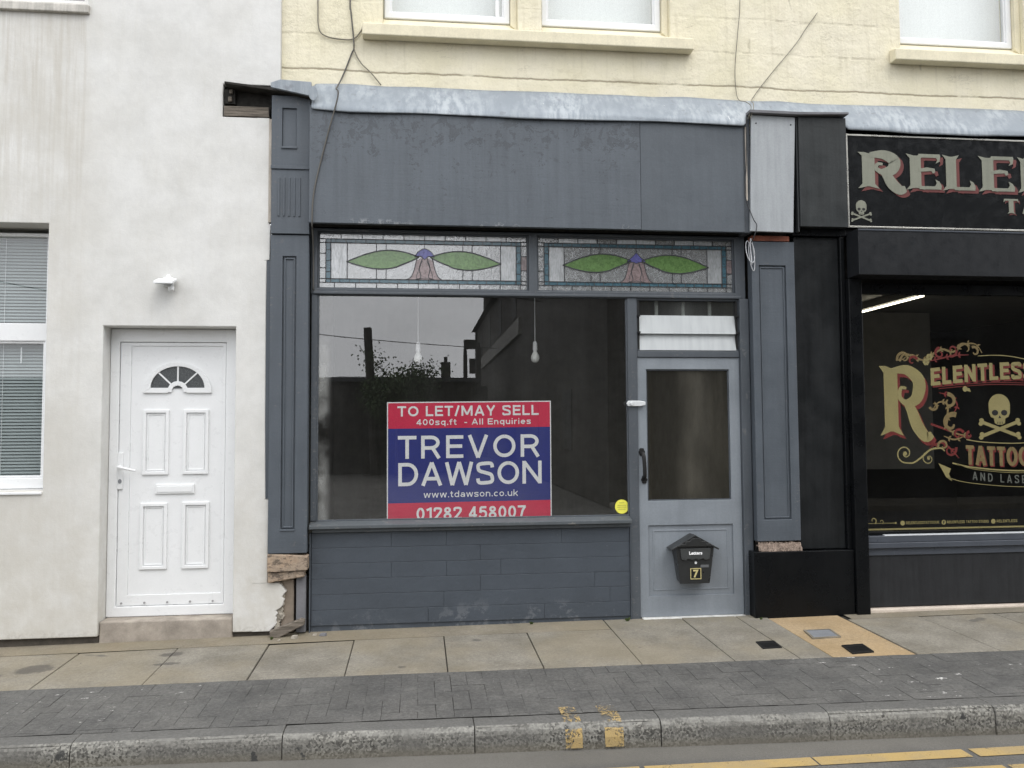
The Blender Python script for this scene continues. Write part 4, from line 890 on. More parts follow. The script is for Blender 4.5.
def shopfront():
    root = thing("grey_shopfront", (.9, 0, 0), "empty grey painted shopfront with stained glass lights over its window and a pale grey door", "shopfront")
    # lead flashing: sheets lapped over each other, draped from the wall over the fascia edge
    m = MB(); rng = random.Random(4)
    xs = [-.80+.045*i for i in range(230)]
    off = [(.05-.006, 4.178), (.005, 4.120), (-.040, 4.060), (-.085, 3.993), (-.112, 3.950), (-.119, 3.922), (-.121, 3.902)]
    kn = [[rng.uniform(-1, 1) for _ in off] for _ in range(len(xs)//6+3)]
    jit = [[kn[i//6][k]*(1-i % 6/6)+kn[i//6+1][k]*(i % 6/6) for k in range(len(off))] for i in range(len(xs))]
    vs = []; nk = len(off)
    for i, x in enumerate(xs):
        lap = .004*(int((x+1.0)/1.9) % 2); drop = .012 if x > 2.7 else 0
        for k in range(nk):
            wv = jit[i][k]
            if 2.63 < x < 3.47 and k >= 3: vs.append((x, -.050-.003*(k-3)+.003*wv, 4.046-.005*(k-3))); continue
            vs.append((x, off[k][0]-lap+.006*wv, off[k][1]+(.011*wv if k in (0, nk-1) else .003*wv)-(drop if k == nk-1 else 0)))
    m.add(vs, [(i*nk+k+1, (i+1)*nk+k+1, (i+1)*nk+k, i*nk+k) for i in range(len(xs)-1) for k in range(nk-1)])
    fl = m.build("lead_flashing", M['lead'], root, smooth=True)
    sm = fl.modifiers.new("sub", 'SUBSURF'); sm.levels = 1; sm.render_levels = 1
    so_ = fl.modifiers.new("sol", 'SOLIDIFY'); so_.thickness = .004; so_.offset = -1
    # fascia boards
    m = MB(); m.box(-.815, 1.7515, -.102, -.06, 3.043, 3.95); fb = m.build("fascia_board", M['fascia'], root, bevel=.004)
    m = MB(); m.box(1.7535, 2.603, -.0985, -.06, 3.040, 3.95); m.build("fascia_board", M['fascia_plain'], root, bevel=.004)
    m = MB(); m.box(-1.108, 9.4, .062, .30, 3.052, 4.17); m.box(2.70, 3.50, .062, .20, -.08, 3.0515); m.box(-1.108, -.83, .062, .0995, .601, 3.0515); m.box(3.502, 8.4, .062, .10, 2.62, 3.0515); m.build("lintel", M['soot'], root)
    # timber window frame: head, stiles, rails, door posts
    y = .055; yb = .13
    m = MB(); m.plate(-.815, 2.66, 2.526, 3.040, y, yb, [(-.768, .876, 2.572, 3.018), (.945, 2.574, 2.572, 3.018)])
    m.box(-.812, -.768, y+.002, yb, .79, 2.5255); m.box(1.670, 1.748, y+.001, yb, -.06, 2.5255)
    m.box(2.600, 2.676, y-.02, yb, -.07, 2.5255); m.box(1.7485, 2.5995, y+.003, yb, 2.048, 2.098)
    m.box(-.80, 2.62, y-.010, y-.0005, 2.527, 2.548)
    m.build("window_frame", M['frame'], root, bevel=.005)
    g = MB(); g.add([(-.77, .088, .78), (1.672, .088, .78), (1.672, .088, 2.535), (-.77, .088, 2.535)], [(0, 1, 2, 3)]); g.build("display_pane", M['glass'], root)
    b = MB(); b.ring(-.769, 1.671, .785, 2.532, .012, y+.012, .084); b.build("glazing_bead", M['frame'], root, bevel=.003)
    leaded_light(root, -.766, .874, 2.574, 3.016, .092, 0, False)
    leaded_light(root, .947, 2.572, 2.574, 3.016, .092, 0, True)
    # louvre window
    f = MB(); f.ring(1.750, 2.598, 2.099, 2.528, .018, y+.016, yb-.005); lw = f.build("louvre_window", M['frame'], root, bevel=.003)
    for k, (zt, zb) in enumerate(((2.505, 2.382), (2.392, 2.240), (2.256, 2.106))):
        g = MB(); tilt = (.0, .034, .034)[k]; yt = .100
        if k == 0: g.box(1.772, 2.576, yt, yt+.005, zb, zt)
        else:
            P = [(1.772, yt-tilt, zb), (2.576, yt-tilt, zb), (2.576, yt, zt), (1.772, yt, zt)]
            g.add(P+[(a, b_+.005, c) for a, b_, c in P], [(0, 1, 2, 3), (7, 6, 5, 4), (0, 4, 5, 1), (2, 6, 7, 3), (0, 3, 7, 4), (1, 5, 6, 2)])
        g.build("louvre_blade", M['louvreclear'] if k == 0 else M['frost'], lw)
    for x in (1.764, 2.584):
        g = MB(); g.box(x-.008, x+.008, .07, .11, 2.115, 2.51)
        for z in (2.385, 2.25): g.box(x-.009, x+.009, .04, .0705, z-.010, z+.005)
        g.build("blade_carrier", M['iron'], lw)
    pb = plain("pale_bar", (.45, .45, .43), .5)
    for x in (1.94, 2.165, 2.39): g = MB(); g.box(x-.012, x+.012, .15, .17, 2.105, 2.52); g.build("security_bar", pb, lw)
    # door
    yd = .07
    m = MB(); m.plate(1.7485, 2.5985, -.012, 2.046, yd, yd+.045, [(1.822, 2.512, .90, 1.952), (1.822, 2.520, .150, .706)])
    m.box(1.8215, 2.5205, yd+.014, yd+.04, .1495, .7065); m.ring(1.86, 2.482, .190, .668, .012, yd+.010, yd+.0145)
    dr = m.build("door", M['door'], root, bevel=.004)
    g = MB(); g.add([(1.82, yd+.022, .898), (2.514, yd+.022, .898), (2.514, yd+.022, 1.954), (1.82, yd+.022, 1.954)], [(0, 1, 2, 3)]); g.build("door_pane", M['doorglass'], dr)
    g = MB(); g.ring(1.8215, 2.5125, .8995, 1.9525, .010, yd+.010, yd+.020); g.build("glazing_bead", M['frame'], dr)
    # hasp: steel plate across the joint of door and post
    h = MB(); h.prism([(1.664, 1.655), (1.760, 1.655), (1.805, 1.664), (1.805, 1.69), (1.760, 1.698), (1.664, 1.698), (1.65, 1.676)], y-.016, y-.0035); h.tube([(1.69, y-.03, 1.676), (1.69, y-.01, 1.676)], .013, 10)
    h.build("hasp", M['steel'], dr, bevel=.003)
    h = MB(); px = 1.782
    h.tube(smooth_path([(px-.005, yd, 1.285), (px, yd-.035, 1.262), (px+.004, yd-.045, 1.18), (px+.008, yd-.035, 1.10), (px+.010, yd, 1.075)]), .015, 8)
    for z, x in ((1.29, px-.006), (1.07, px+.011)):
        for a in range(6):
            t = a*math.pi/3; h.disc(x+.014*math.cos(t), z+.02*math.sin(t), .012, .014, yd-.006-.0004*a, yd+.001, 10)
        h.disc(x, z, .02, .026, yd-.0095, yd+.001, 12)
    h.build("pull_handle", M['iron'], dr, smooth=False)
    m = MB(); m.box(1.76, 2.6, .022, .11, -.06, -.0135); m.build("threshold", M['whitewash'], root, bevel=.004)
    m = MB(); m.box(1.72, 2.64, -.045, .0215, -.09, -.028); m.build("doorstep", M['slate'], root, bevel=.006)
    # sill and stall riser of painted brick
    m = MB(); m.xprism([(-.015, .735), (-.015, .764), (.075, .789), (.075, .735)], -.812, 1.669); m.box(-.79, 1.66, .02, .07, .705, .7345)
    m.build("sill", M['sillp'], root, bevel=.005)
    m = MB(); m.box(-.80, 1.664, .062, .10, -.05, .704); rng = random.Random(9)
    H_ = .116
    for r in range(6):
        z0, z1 = .006+r*H_, .006+(r+1)*H_; xx = -.80+(-.3 if r % 2 else -.02)
        while xx < 1.664:
            L_ = rng.choice((.42, .9, 1.3)); a, b_ = max(xx, -.80), min(xx+L_, 1.664)
            if b_-a > .01: m.box(a+.0005, b_-.0005, .052+rng.uniform(-.001, .001), .0615, z0+.0006, z1-.0006)
            xx += L_
    m.build("stallriser", M['stall'], root, bevel=.0025)
    m = MB(); m.box(1.6655, 1.669, .04, .1, -.03, .73); m.build("edge_batten", M['grey'], root)
    m = MB(); m.box(-.812, -.803, .035, .1, -.06, .70); m.build("edge_batten", M['grey'], root)
    # left pilaster
    X0, X1 = -1.108, -.823; yp = -.03
    m = MB(); m.plate(X0, X1, .565, 2.962, yp, .06, [(-1.016, -.915, .742, 2.798)])
    m.box(-1.0165, -.9145, yp+.016, .055, .7415, 2.7985); m.ring(-1.006, -.925, .752, 2.788, .012, yp+.006, yp+.017)
    m.box(-1.02, -.911, yp-.006, yp+.002, .728, .744)
    pl = m.build("pilaster", M['grey'], root, bevel=.005)
    m = MB(); m.box(X0+.004, X1+.004, yp-.014, .06, 2.968, 3.462)
    for i in range(5): m.box(X0+.055+.038*i, X0+.070+.038*i, yp-.022, yp-.0135, 3.10, 3.40)
    m.box(X0, X1+.008, yp-.024, .06, 3.4625, 3.492)
    m.plate(X0+.002, X1+.006, 3.4925, 4.035, yp-.012, .06, [(-1.026, -.920, 3.64, 3.938)]); m.box(-1.0265, -.9195, yp+.004, .05, 3.6395, 3.9385); m.box(-1.032, -.914, yp-.022, yp-.0115, 3.622, 3.6395)
    m.build("corbel_block", M['grey'], root, bevel=.004)
    m = MB(); m.box(-1.130, -1.109, -.012, .05, 3.06, 3.86); m.build("board_edge", M['rawwood'], root, bevel=.002)
    m = MB(); m.box(-1.140, -1.1095, .004, .05, .97, 2.77); m.build("side_board", M['grey'], root)
    # rotten beam end and sooty hole left of the corbel
    m = MB(); m.box(-1.474, -1.131, .06, .11, 3.872, 4.12); m.box(-1.47, -1.39, .02, .0595, 3.98, 4.09); m.build("beam_pocket", M['soot'], root)
    m = MB(); m.box(-1.468, -1.133, -.004, .055, 3.876, 3.955); m.box(-1.44, -1.41, .0, .018, 3.99, 4.03); m.box(-1.43, -1.405, -.003, .018, 4.05, 4.085); m.build("beam_end", M['oldwood'], root, bevel=.006)
    m = MB(); P = [(-1.45, 4.098), (-1.12, 4.062), (-.815, 4.012), (-.815, 4.040), (-1.05, 4.076), (-1.45, 4.116)]; m.prism(P, -.075, .05); m.build("cornice_board", M['soot'], root, bevel=.003)
    m = MB(); m.prism([(-1.10, 4.062), (-.80, 4.005), (-.80, 4.115), (-1.03, 4.125), (-1.10, 4.098)], -.128, -.102); m.disc(-.785, 4.025, .034, .058, -.135, -.1285, 16); m.build("lead_apron", M['lead'], root, bevel=.004)
    # broken base under the pilaster
    m = MB(); m.prism([(-1.108, .428), (-.815, .440), (-.815, .545), (-.96, .556), (-1.108, .562)], -.045, .06); m.build("base_stone", M['stone'], root, bevel=.006)
    m = MB(); m.prism([(-1.106, .348), (-.838, .390), (-.838, .434), (-1.106, .424)], -.030, .06); m.build("base_stone", M['stone'], root, bevel=.008)
    m = MB(); m.box(-1.02, -.925, .045, .12, -.03, .36); m.build("brick_backing", M['bare'], root, bevel=.006)
    m = MB(); m.box(-.905, -.835, .02, .12, -.03, .39); m.build("stone_strip", M['slate'], root, bevel=.005)
    m = MB(); m.box(-1.11, -.80, .1, .2, -.03, .6); m.build("wall_core", M['soot'], root)
    mm = MB(); rng = random.Random(21)
    for k in range(22):
        x = -1.035+rng.uniform(-.02, .03); z = .02+.015*k; s = rng.uniform(.012, .03)
        mm.prism([(x+s*math.cos(t)*rng.uniform(.7, 1.2), z+s*math.sin(t)*rng.uniform(.7, 1.2)) for t in [2*math.pi*i/7 for i in range(7)]], .012+rng.uniform(-.01, .02), .09)
    mm.build("broken_mortar", M['stonegrey'], root, bevel=.004)
    # right pilaster
    X0, X1 = 2.682, 3.045
    m = MB(); m.plate(X0, X1, .575, 2.985, -.03, .06, [(2.742, 2.970, .745, 2.790)])
    m.box(2.7415, 2.9705, -.014, .05, .7445, 2.7905); m.ring(2.752, 2.958, .757, 2.778, .010, -.022, -.0135)
    m.build("pilaster", M['grey'], root, bevel=.005)
    m = MB(); m.box(2.69, 3.01, -.02, .06, 2.992, 3.035); m.build("brick_course", M['brick'], root, bevel=.003)
    m = MB(); m.prism([(2.640, 3.046), (2.999, 3.043), (3.036, 3.985), (2.668, 3.992)], -.12, -.095); bd = m.build("facing_board", M['palegrey'], root, bevel=.003)
    m = MB()
    for x, z in ((2.705, 3.925), (2.998, 3.922)): m = MB(); m.disc(x, z, .006, .006, -.1225, -.1195, 10); m.build("screw_head", M['iron'], bd)
    m = MB(); m.box(2.606, 2.665, -.085, .05, 3.04, 4.0); m.build("packing_board", M['frame'], root, bevel=.003)
    m = MB(); m.box(2.622, 2.634, -.097, -.0855, 3.3, 3.9); m.build("board_edge", M['rawwood'], root)
    m = MB(); m.prism([(2.64, 3.997), (3.06, 3.995), (3.475, 4.012), (3.475, 4.030), (3.06, 4.018), (2.64, 4.022)], -.16, -.06); m.build("cap_board", M['slate'], root, bevel=.003)
    rng = random.Random(8); brk = plain("broken_brown_stone", (.25, .195, .16), .95, .2, var=.5, vs=26, bump=1.0, bs=60, bd=.012)
    for y0, zt, zb, x0, x1 in ((-.050, .535, .499, 2.70, 3.045), (-.034, .566, .5005, 2.69, 3.045), (-.060, .520, .499, 2.76, 2.93)):
        N = 34; top = [(x0+(x1-x0)*k/N, zt+rng.uniform(-.010, .008)) for k in range(N+1)]
        mm = MB()
        for (xa, za), (xb, zb_) in zip(top, top[1:]): mm.add([(xa, y0+rng.uniform(-.004, .004), zb), (xb, y0+rng.uniform(-.004, .004), zb), (xb, y0+.012, zb_), (xa, y0+.012, za), (xa, .05, za), (xb, .05, zb_)], [(0, 1, 2, 3), (3, 2, 5, 4)])
        mm.build("broken_stone", brk, root)
    # dim room behind the window
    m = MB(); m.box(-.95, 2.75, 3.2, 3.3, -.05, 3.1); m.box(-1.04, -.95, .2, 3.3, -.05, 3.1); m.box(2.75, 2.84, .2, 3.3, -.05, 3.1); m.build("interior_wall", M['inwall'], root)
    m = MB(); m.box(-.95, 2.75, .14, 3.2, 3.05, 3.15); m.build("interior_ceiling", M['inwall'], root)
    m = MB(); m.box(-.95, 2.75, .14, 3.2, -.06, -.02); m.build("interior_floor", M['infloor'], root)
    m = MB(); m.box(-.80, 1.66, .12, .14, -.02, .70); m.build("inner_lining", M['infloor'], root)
shopfront()

# ------------------------------------------------------------------ things in and on the grey shop
def let_sign():
    r = thing("to_let_sign", (.41, .13, .66), "red and blue TO LET / MAY SELL board standing inside the shop window", "sign")
    x0, x1, zt = -.238, 1.055, 1.694; y = .128; sk = .007
    def q(m, a, b, c, d, k, yy): m.mat(k).add([(a, yy, c+sk*(a-x0)), (b, yy, c+sk*(b-x0)), (b, yy, d+sk*(b-x0)), (a, yy, d+sk*(a-x0))], [(0, 1, 2, 3)])
    m = MB(); e = .008
    for a, b, c, d, k in ((x0+e, x1-e, 1.487, zt-e, 0), (x0+e, x1-e, .908, 1.487, 1), (x0+e, x1-e, .60, .908, 0), (x0, x0+e, .60, zt, 2), (x1-e, x1, .60, zt, 2), (x0+e, x1-e, zt-e, zt, 2)): q(m, a, b, c, d, k, y)
    m.mat(2).box(x0, x1, y+.001, y+.006, .60, zt-.002)
    m.build("board", [M['red'], M['blue'], M['white']], r)
    t = MB(); yy = y-.0015
    W = x1-x0
    def px(p): return x0+(p-40)/(934-40)*W            # measured on an enlarged view of the board
    put_sans(t, "TO LET/MAY SELL", px(96), px(866), 1.582, 1.662, yy, .185, .11, skew=sk)
    put_sans(t, "400sq.ft  - All Enquiries", px(196), px(822), 1.513, 1.560, yy, .17, .11, skew=sk)
    put_sans(t, "TREVOR", px(98), px(874), 1.252, 1.430, yy, .155, .14, skew=sk)
    put_sans(t, "DAWSON", px(98), px(882), 1.040, 1.220, yy, .155, .09, skew=sk)
    put_sans(t, "www.tdawson.co.uk", px(236), px(748), .948, .998, yy, .14, .11, skew=sk)
    put_sans(t, "01282 458007", px(197), px(790), .775, .872, yy, .175, .11, skew=sk)
    t.build("lettering", M['white'], r)
let_sign()

def pendants():
    y = .62
    k = (y+6.4)/6.52
    r = None
    for i, (x, zb, lab) in enumerate(((.003, 1.995, "bare bulb on a white flex behind the window, left of the two"),
                                     (.930, 2.005, "bare bulb on a white flex in the shop window, nearer the door than the other"))):
        X = x*k; Z = 1.49+(zb-1.49)*k
        if r is None:
            r = thing("pendant_bulb", (X, y, Z), lab, "light bulb", "bare bulbs hanging in the empty shop")
            m = MB(); m.tube([(X, y, Z+.18), (X, y, 3.052)], .0035, 8); m.build("flex", M['white'], r)
            m = MB(); m.lathe(X, y, [(.010, Z+.185), (.018, Z+.170), (.021, Z+.115), (.018, Z+.104)], 14); m.build("lamp_holder", M['white'], r)
            m = MB(); m.lathe(X, y, [(.002, Z), (.019, Z+.004), (.032, Z+.018), (.037, Z+.038), (.034, Z+.060), (.024, Z+.082), (.017, Z+.096), (.015, Z+.115)], 18); m.build("bulb", M['bulb'], r, smooth=True)
            base = Z
        else:
            c = copy_tree(r, (X, y, Z)); c['label'] = lab
pendants()

def sticker():
    m = MB(); m.disc(1.612, .858, .056, .056, .0835, .0850, 28)
    r = thing("window_sticker", (1.612, .084, .784), "round yellow sticker in the lower corner of the shop window beside the door", "sticker")
    m.build("disc", M['yellow'], r)
    t = MB()
    for z, a in ((.888, .02), (.869, .034), (.854, .036), (.838, .030)): t.box(1.612-a, 1.612+a, .0828, .0836, z-.003, z+.003)
    t.build("print", M['yellowd'], r)
sticker()

def letterbox():
    r = thing("letterbox", (2.16, .07, .25), "black house shaped letterbox numbered 7 fixed on the grey door", "letterbox")
    yb, yf = .082, -.045
    m = MB()
    T = [(2.010, .545), (2.318, .545)]; B = [(2.040, .262), (2.278, .262)]
    vs = [(B[0][0], yf, B[0][1]), (B[1][0], yf, B[1][1]), (T[1][0], yf, T[1][1]), (T[0][0], yf, T[0][1])]
    vb = [(B[0][0]+.012, yb, B[0][1]+.01), (B[1][0]-.012, yb, B[1][1]+.01), (T[1][0], yb, T[1][1]), (T[0][0], yb, T[0][1])]
    gable = (2.163, yf, .615); gb = (2.163, yb, .615)
    m.add(vs+vb+[gable, gb], [(0, 1, 2, 8, 3), (5, 4, 7, 9, 6), (0, 4, 5, 1), (1, 5, 6, 2), (0, 3, 7, 4), (3, 8, 9, 7), (2, 6, 9, 8)])
    m.build("body", M['boxblack'], r, bevel=.003)
    m = MB()
    for s in (-1, 1):
        e = (2.163+s*.192, .533); pk = (2.163, .640); q = (2.163, .626); e2 = (2.163+s*.188, .521)
        m.prism([e, pk, q, e2] if s < 0 else [pk, e, e2, q], yf-.014, yb)
    m.build("roof", M['boxblack'], r, bevel=.002)
    m = MB(); poly = [(2.02, .553), (2.045, .575), (2.075, .572), (2.085, .592), (2.115, .594), (2.13, .612), (2.163, .620), (2.196, .612), (2.211, .594), (2.241, .592), (2.251, .572), (2.281, .575), (2.306, .553)]
    m.prism(poly, yf-.024, yf-.0145); m.build("bargeboard", M['boxblack'], r, bevel=.003)
    m = MB(); m.prism([(2.052, .452), (2.085, .444), (2.10, .458), (2.14, .447), (2.163, .458), (2.186, .447), (2.226, .458), (2.241, .444), (2.274, .452), (2.287, .525), (2.283, .535), (2.043, .535), (2.04, .525)], yf-.012, yf-.001)
    fl = m.build("flap", plain("letterbox_flap_enamel", (.045, .048, .048), .35, .5, bump=.05), r, bevel=.002)
    t = MB(); put_text(t, "Letters", 2.110, 2.216, .488, .514, yf-.0142, .04); t.build("lettering", M['white'], fl)
    m = MB(); m.disc(2.165, .424, .010, .010, yf-.007, yf-.001, 14); m.build("lock", M['steel'], r)
    m = MB(); m.box(2.205, 2.270, yf-.003, yf-.0005, .386, .406); m.build("name_slot", M['boxgrey'], r)
    m = MB(); m.box(2.120, 2.208, yf-.004, yf-.0005, .296, .382); nb = m.build("number_plate", M['blackvinyl'], r)
    m = MB(); m.ring(2.120, 2.208, .296, .382, .006, yf-.0055, yf-.0038); put_text(m, "7", 2.143, 2.187, .308, .370, yf-.0052, .03); m.build("numeral", plain("gold_numeral", (.5, .43, .2), .5), nb)
letterbox()

def cables():
    def cab(pts, rad, m, lab, name="cable"):
        mb = MB(); mb.tube(smooth_path(pts, 5), rad, 7); o = mb.build(name, m, smooth=True); return ctr(tag(o, lab, "cable"))
    y = .036
    cab([(-.528, y, 5.6), (-.527, y, 4.851), (-.520, y, 4.755), (-.496, y, 4.491), (-.515, y, 4.42), (-.580, y-.005, 4.24), (-.617, -.02, 4.13), (-.615, -.128, 4.07), (-.602, -.140, 4.0), (-.690, -.112, 3.673), (-.776, -.112, 3.287), (-.790, -.112, 3.043), (-.796, -.03, 2.99), (-.798, .04, 2.8), (-.797, .04, 2.55)], .006, plain("dark_grey_cable", (.10, .095, .085), .6, .4, bump=0), "long cable dropping down the cream wall and across the grey fascia at left")
    cab([(-.775, y, 5.6), (-.775, y, 4.838), (-.766, y, 4.614), (-.712, y, 4.553), (-.604, y, 4.534), (-.504, y, 4.539), (-.442, y-.003, 4.606), (-.427, y, 4.655)], .0055, M['cablegrey'], "grey cable bending in a U on the cream wall beside the pair of windows")
    cab([(-.500, y-.012, 4.50), (-.488, y, 4.435), (-.441, y, 4.349), (-.36, y, 4.27), (-.286, y, 4.180)], .0045, M['cablegrey'], "short thin cable slanting down to the lead flashing under the pair of windows")
    cab([(2.66, y, 5.7), (2.657, y, 5.023), (2.635, y, 4.766), (2.602, y, 4.426), (2.614, y-.01, 4.191), (2.64, -.08, 4.115), (2.66, -.14, 4.05), (2.632, -.135, 3.95)], .0032, M['cablegrey'], "thin cable hanging straight down the cream wall between the upstairs windows")
    cab([(3.33, y, 4.95), (3.217, y, 4.795), (3.126, y, 4.662), (2.903, y, 4.397), (2.743, y-.01, 4.190), (2.70, -.09, 4.10), (2.675, -.145, 4.03), (2.65, -.135, 3.95)], .0032, M['cablegrey'], "thin cable slanting down the cream wall to the pale grey board")
    cab([(2.628, -.115, 3.99), (2.620, -.115, 3.622), (2.606, -.115, 3.337), (2.655, -.135, 3.152), (2.687, -.135, 3.088), (2.665, -.13, 3.0), (2.66, -.08, 2.96)], .0038, M['cableblack'], "black wire running down the gap beside the pale grey board")
    pts = []
    for k in range(60):
        t = k/60*2*math.pi*3; q = .022+.010*math.sin(t*.41+1); pts.append((2.668+q*math.cos(t)+.014*math.sin(t*.33)-.012*math.sin(t+.4), -.055-.012*math.cos(t*.7), 2.875+(.105+.02*math.sin(t*.29))*math.sin(t)-.02*math.cos(t*.23)))
    mb = MB(); mb.tube(pts, .0036, 7); o = mb.build("cable_coil", M['cablewhite'], smooth=True); ctr(tag(o, "small coil of white cable hung at the top of the right grey pilaster", "cable coil"))
cables()

def plank():
    m = MB(); rng = random.Random(6)
    P = [(-1.080, -.040), (-1.02, -.047), (-.835, .043), (-.832, .078), (-.86, .085), (-1.06, .012), (-1.085, .0)]
    m.prism(P, -.06, .0); o = m.build("loose_plank", M['oldwood'], bevel=.005); ctr(tag(o, "short rotten grey plank leaning at the broken base of the left pilaster", "plank"))
    for i, (x, y, s, lab) in enumerate(((-.90, -.10, .030, "largest pale stone chip lying below the rotten plank"), (-.76, -.05, .022, "pale stone chip on the paving at the left corner of the painted brick"), (-.70, -.06, .030, "flat dark stone chip beside the painted brick base"), (-1.0, -.15, .014, "tiny stone chip on the paving in front of the rotten plank"))):
        mb = MB(); n = 8; rr = random.Random(i)
        prof = [(s*rr.uniform(.7, 1.1)*math.cos(2*math.pi*k/n), s*rr.uniform(.4, .8)*math.sin(2*math.pi*k/n)) for k in range(n)]
        z0 = gz(x, y)+.004
        vs = [(x+a, y+b, z0-.004) for a, b in prof]+[(x+a*.8+.003, y+b*.8, z0+s*rr.uniform(.4, .7)) for a, b in prof]
        mb.add(vs, [tuple(range(n))[::-1], tuple(range(n, 2*n))]+[(k, (k+1) % n, n+(k+1) % n, n+k) for k in range(n)])
        o = mb.build("stone_chip", M['stonegrey'] if i != 2 else M['slate'], bevel=.002); ctr(tag(o, lab, "stone", "stone chips under the left pilaster"))
plank()

def weeds():
    for i, (x, y, h, lab) in enumerate(((1.62, -.005, .05, "small green weed at the foot of the painted brick beside the door"), (.87, .02, .035, "small weed growing under the middle of the painted brick"), (-1.06, -.10, .03, "low yellowish weed by the rotten plank"), (2.66, -.12, .022, "tiny weed at the left foot of the black plinth"))):
        m = MB(); rr = random.Random(40+i)
        for k in range(14):
            a = rr.uniform(0, 2*math.pi); l = h*rr.uniform(.5, 1.1); w_ = l*.22; tip = (x+math.cos(a)*l*.6, y-abs(math.sin(a))*l*.5, gz(x, y)+l*rr.uniform(.5, 1)); b = (x+rr.uniform(-.01, .01), y, gz(x, y)-.002)
            mid = tuple((p+q)/2 for p, q in zip(b, tip)); s = Vector((-math.sin(a), math.cos(a), .3))*w_
            m.add([b, (mid[0]+s.x, mid[1]+s.y, mid[2]+.004), tip, (mid[0]-s.x, mid[1]-s.y, mid[2]+.004)], [(0, 1, 2, 3)])
        ctr(tag(m.build("weed", M['weed']), lab, "weed", "weeds along the foot of the shopfront"))
weeds()

def covers():
    def quad(name, P, m, lab, cat, grp=None, slots=False, rim=None):
        r = thing(name, (sum(p[0] for p in P)/4, sum(p[1] for p in P)/4, gz(*P[0])), lab, cat, grp)
        def top(s, z):
            cx, cy = sum(p[0] for p in P)/4, sum(p[1] for p in P)/4
            return [(cx+(x-cx)*s, cy+(y-cy)*s, gz(cx+(x-cx)*s, cy+(y-cy)*s)+z) for x, y in P]
        a, b, c = top(1.0, .0075), top(.86, .0075), top(1.0, -.01)
        mb = MB(); mb.add(a+b+c, [(i, (i+1) % 4, 4+(i+1) % 4, 4+i) for i in range(4)]+[(8+i, 8+(i+1) % 4, (i+1) % 4, i) for i in range(4)]); mb.build("frame", rim or m, r)
        d = top(.85, .0055); mb = MB(); mb.add(d, [(0, 1, 2, 3)])
        if slots:
            for k in range(5):
                t = .15+.14*k
                p = [Vector(d[0]).lerp(Vector(d[3]), t), Vector(d[1]).lerp(Vector(d[2]), t), Vector(d[1]).lerp(Vector(d[2]), t+.05), Vector(d[0]).lerp(Vector(d[3]), t+.05)]
                mb.add([(v.x, v.y, v.z+.003) for v in p], [(0, 1, 2, 3)])
        mb.build("lid", m, r)
    quad("drain_cover", [(2.350, -.870), (2.488, -.867), (2.505, -.700), (2.368, -.705)], M['iron'], "black iron cover in the grey paving in front of the grey door's right edge", "drain cover", "small black pavement covers", True)
    quad("drain_cover", [(2.894, -1.060), (3.055, -1.044), (3.074, -.865), (2.914, -.875)], M['iron'], "black iron cover set in the tan paving slab", "drain cover", "small black pavement covers", True)
    quad("meter_cover", [(2.800, -.685), (3.020, -.672), (3.045, -.472), (2.836, -.468)], M['coverg'], "grey plate cover in the tan paving slab close to the black plinth", "cover", None, False, M['strip'])
covers()

# ------------------------------------------------------------------ black tattoo shopfront
def letter_R(o, x, z, w, h, y0, y1):
    s = w*.30
    o.prism([(x+.03*w, z+.06*h), (x+.03*w+s, z+.06*h), (x+.03*w+s, z+.97*h), (x+.03*w, z+.97*h)], y0, y1)
    feet(o, x+.03*w, s, z, h, y0, y1)
    o.prism([(x-.07*w, z+1.0*h), (x+.03*w, z+.90*h), (x+.3*w, z+.92*h), (x+.45*w, z+.985*h), (x+.2*w, z+.965*h), (x+.08*w, z+1.0*h)], y0-.0004, y1)
    bowl = smooth_path([(x+.22*w, z+.93*h), (x+.55*w, z+.94*h), (x+.80*w, z+.78*h), (x+.74*w, z+.54*h), (x+.52*w, z+.47*h), (x+.37*w, z+.55*h), (x+.40*w, z+.68*h), (x+.52*w, z+.68*h)], 6)
    n = len(bowl); o.ribbon(bowl, [w*(.11+.17*math.sin(math.pi*min(1, k/(n*.62)))**1.2 if k < n*.62 else .11-.06*(k-n*.62)/(n*.38)) for k in range(n)], y0-.0008, y1)
    leg = smooth_path([(x+.50*w, z+.50*h), (x+.62*w, z+.36*h), (x+.74*w, z+.14*h), (x+.92*w, z-.02*h), (x+1.06*w, z+.02*h)], 5)
    n = len(leg); o.ribbon(leg, [w*(.13+.13*math.sin(math.pi*k/(n-1))) for k in range(n)], y0-.0012, y1)
def feet(o, x, s, z, h, y0, y1):
    o.prism([(x-.35*s, z+.0*h), (x-.05*s, z+.02*h), (x+.5*s, z+.07*h), (x+1.05*s, z+.02*h), (x+1.35*s, z), (x+1.0*s, z+.13*h), (x, z+.13*h)], y0-.0004, y1)
def stem(o, x, s, z, h, y0, y1):
    o.prism([(x, z+.05*h), (x+s, z+.05*h), (x+s, z+.95*h), (x, z+.95*h)], y0, y1)
    o.prism([(x-.35*s, z+h), (x, z+.87*h), (x+s, z+.87*h), (x+1.3*s, z+h), (x+.5*s, z+.94*h)], y0-.0004, y1)
    feet(o, x, s, z, h, y0, y1)
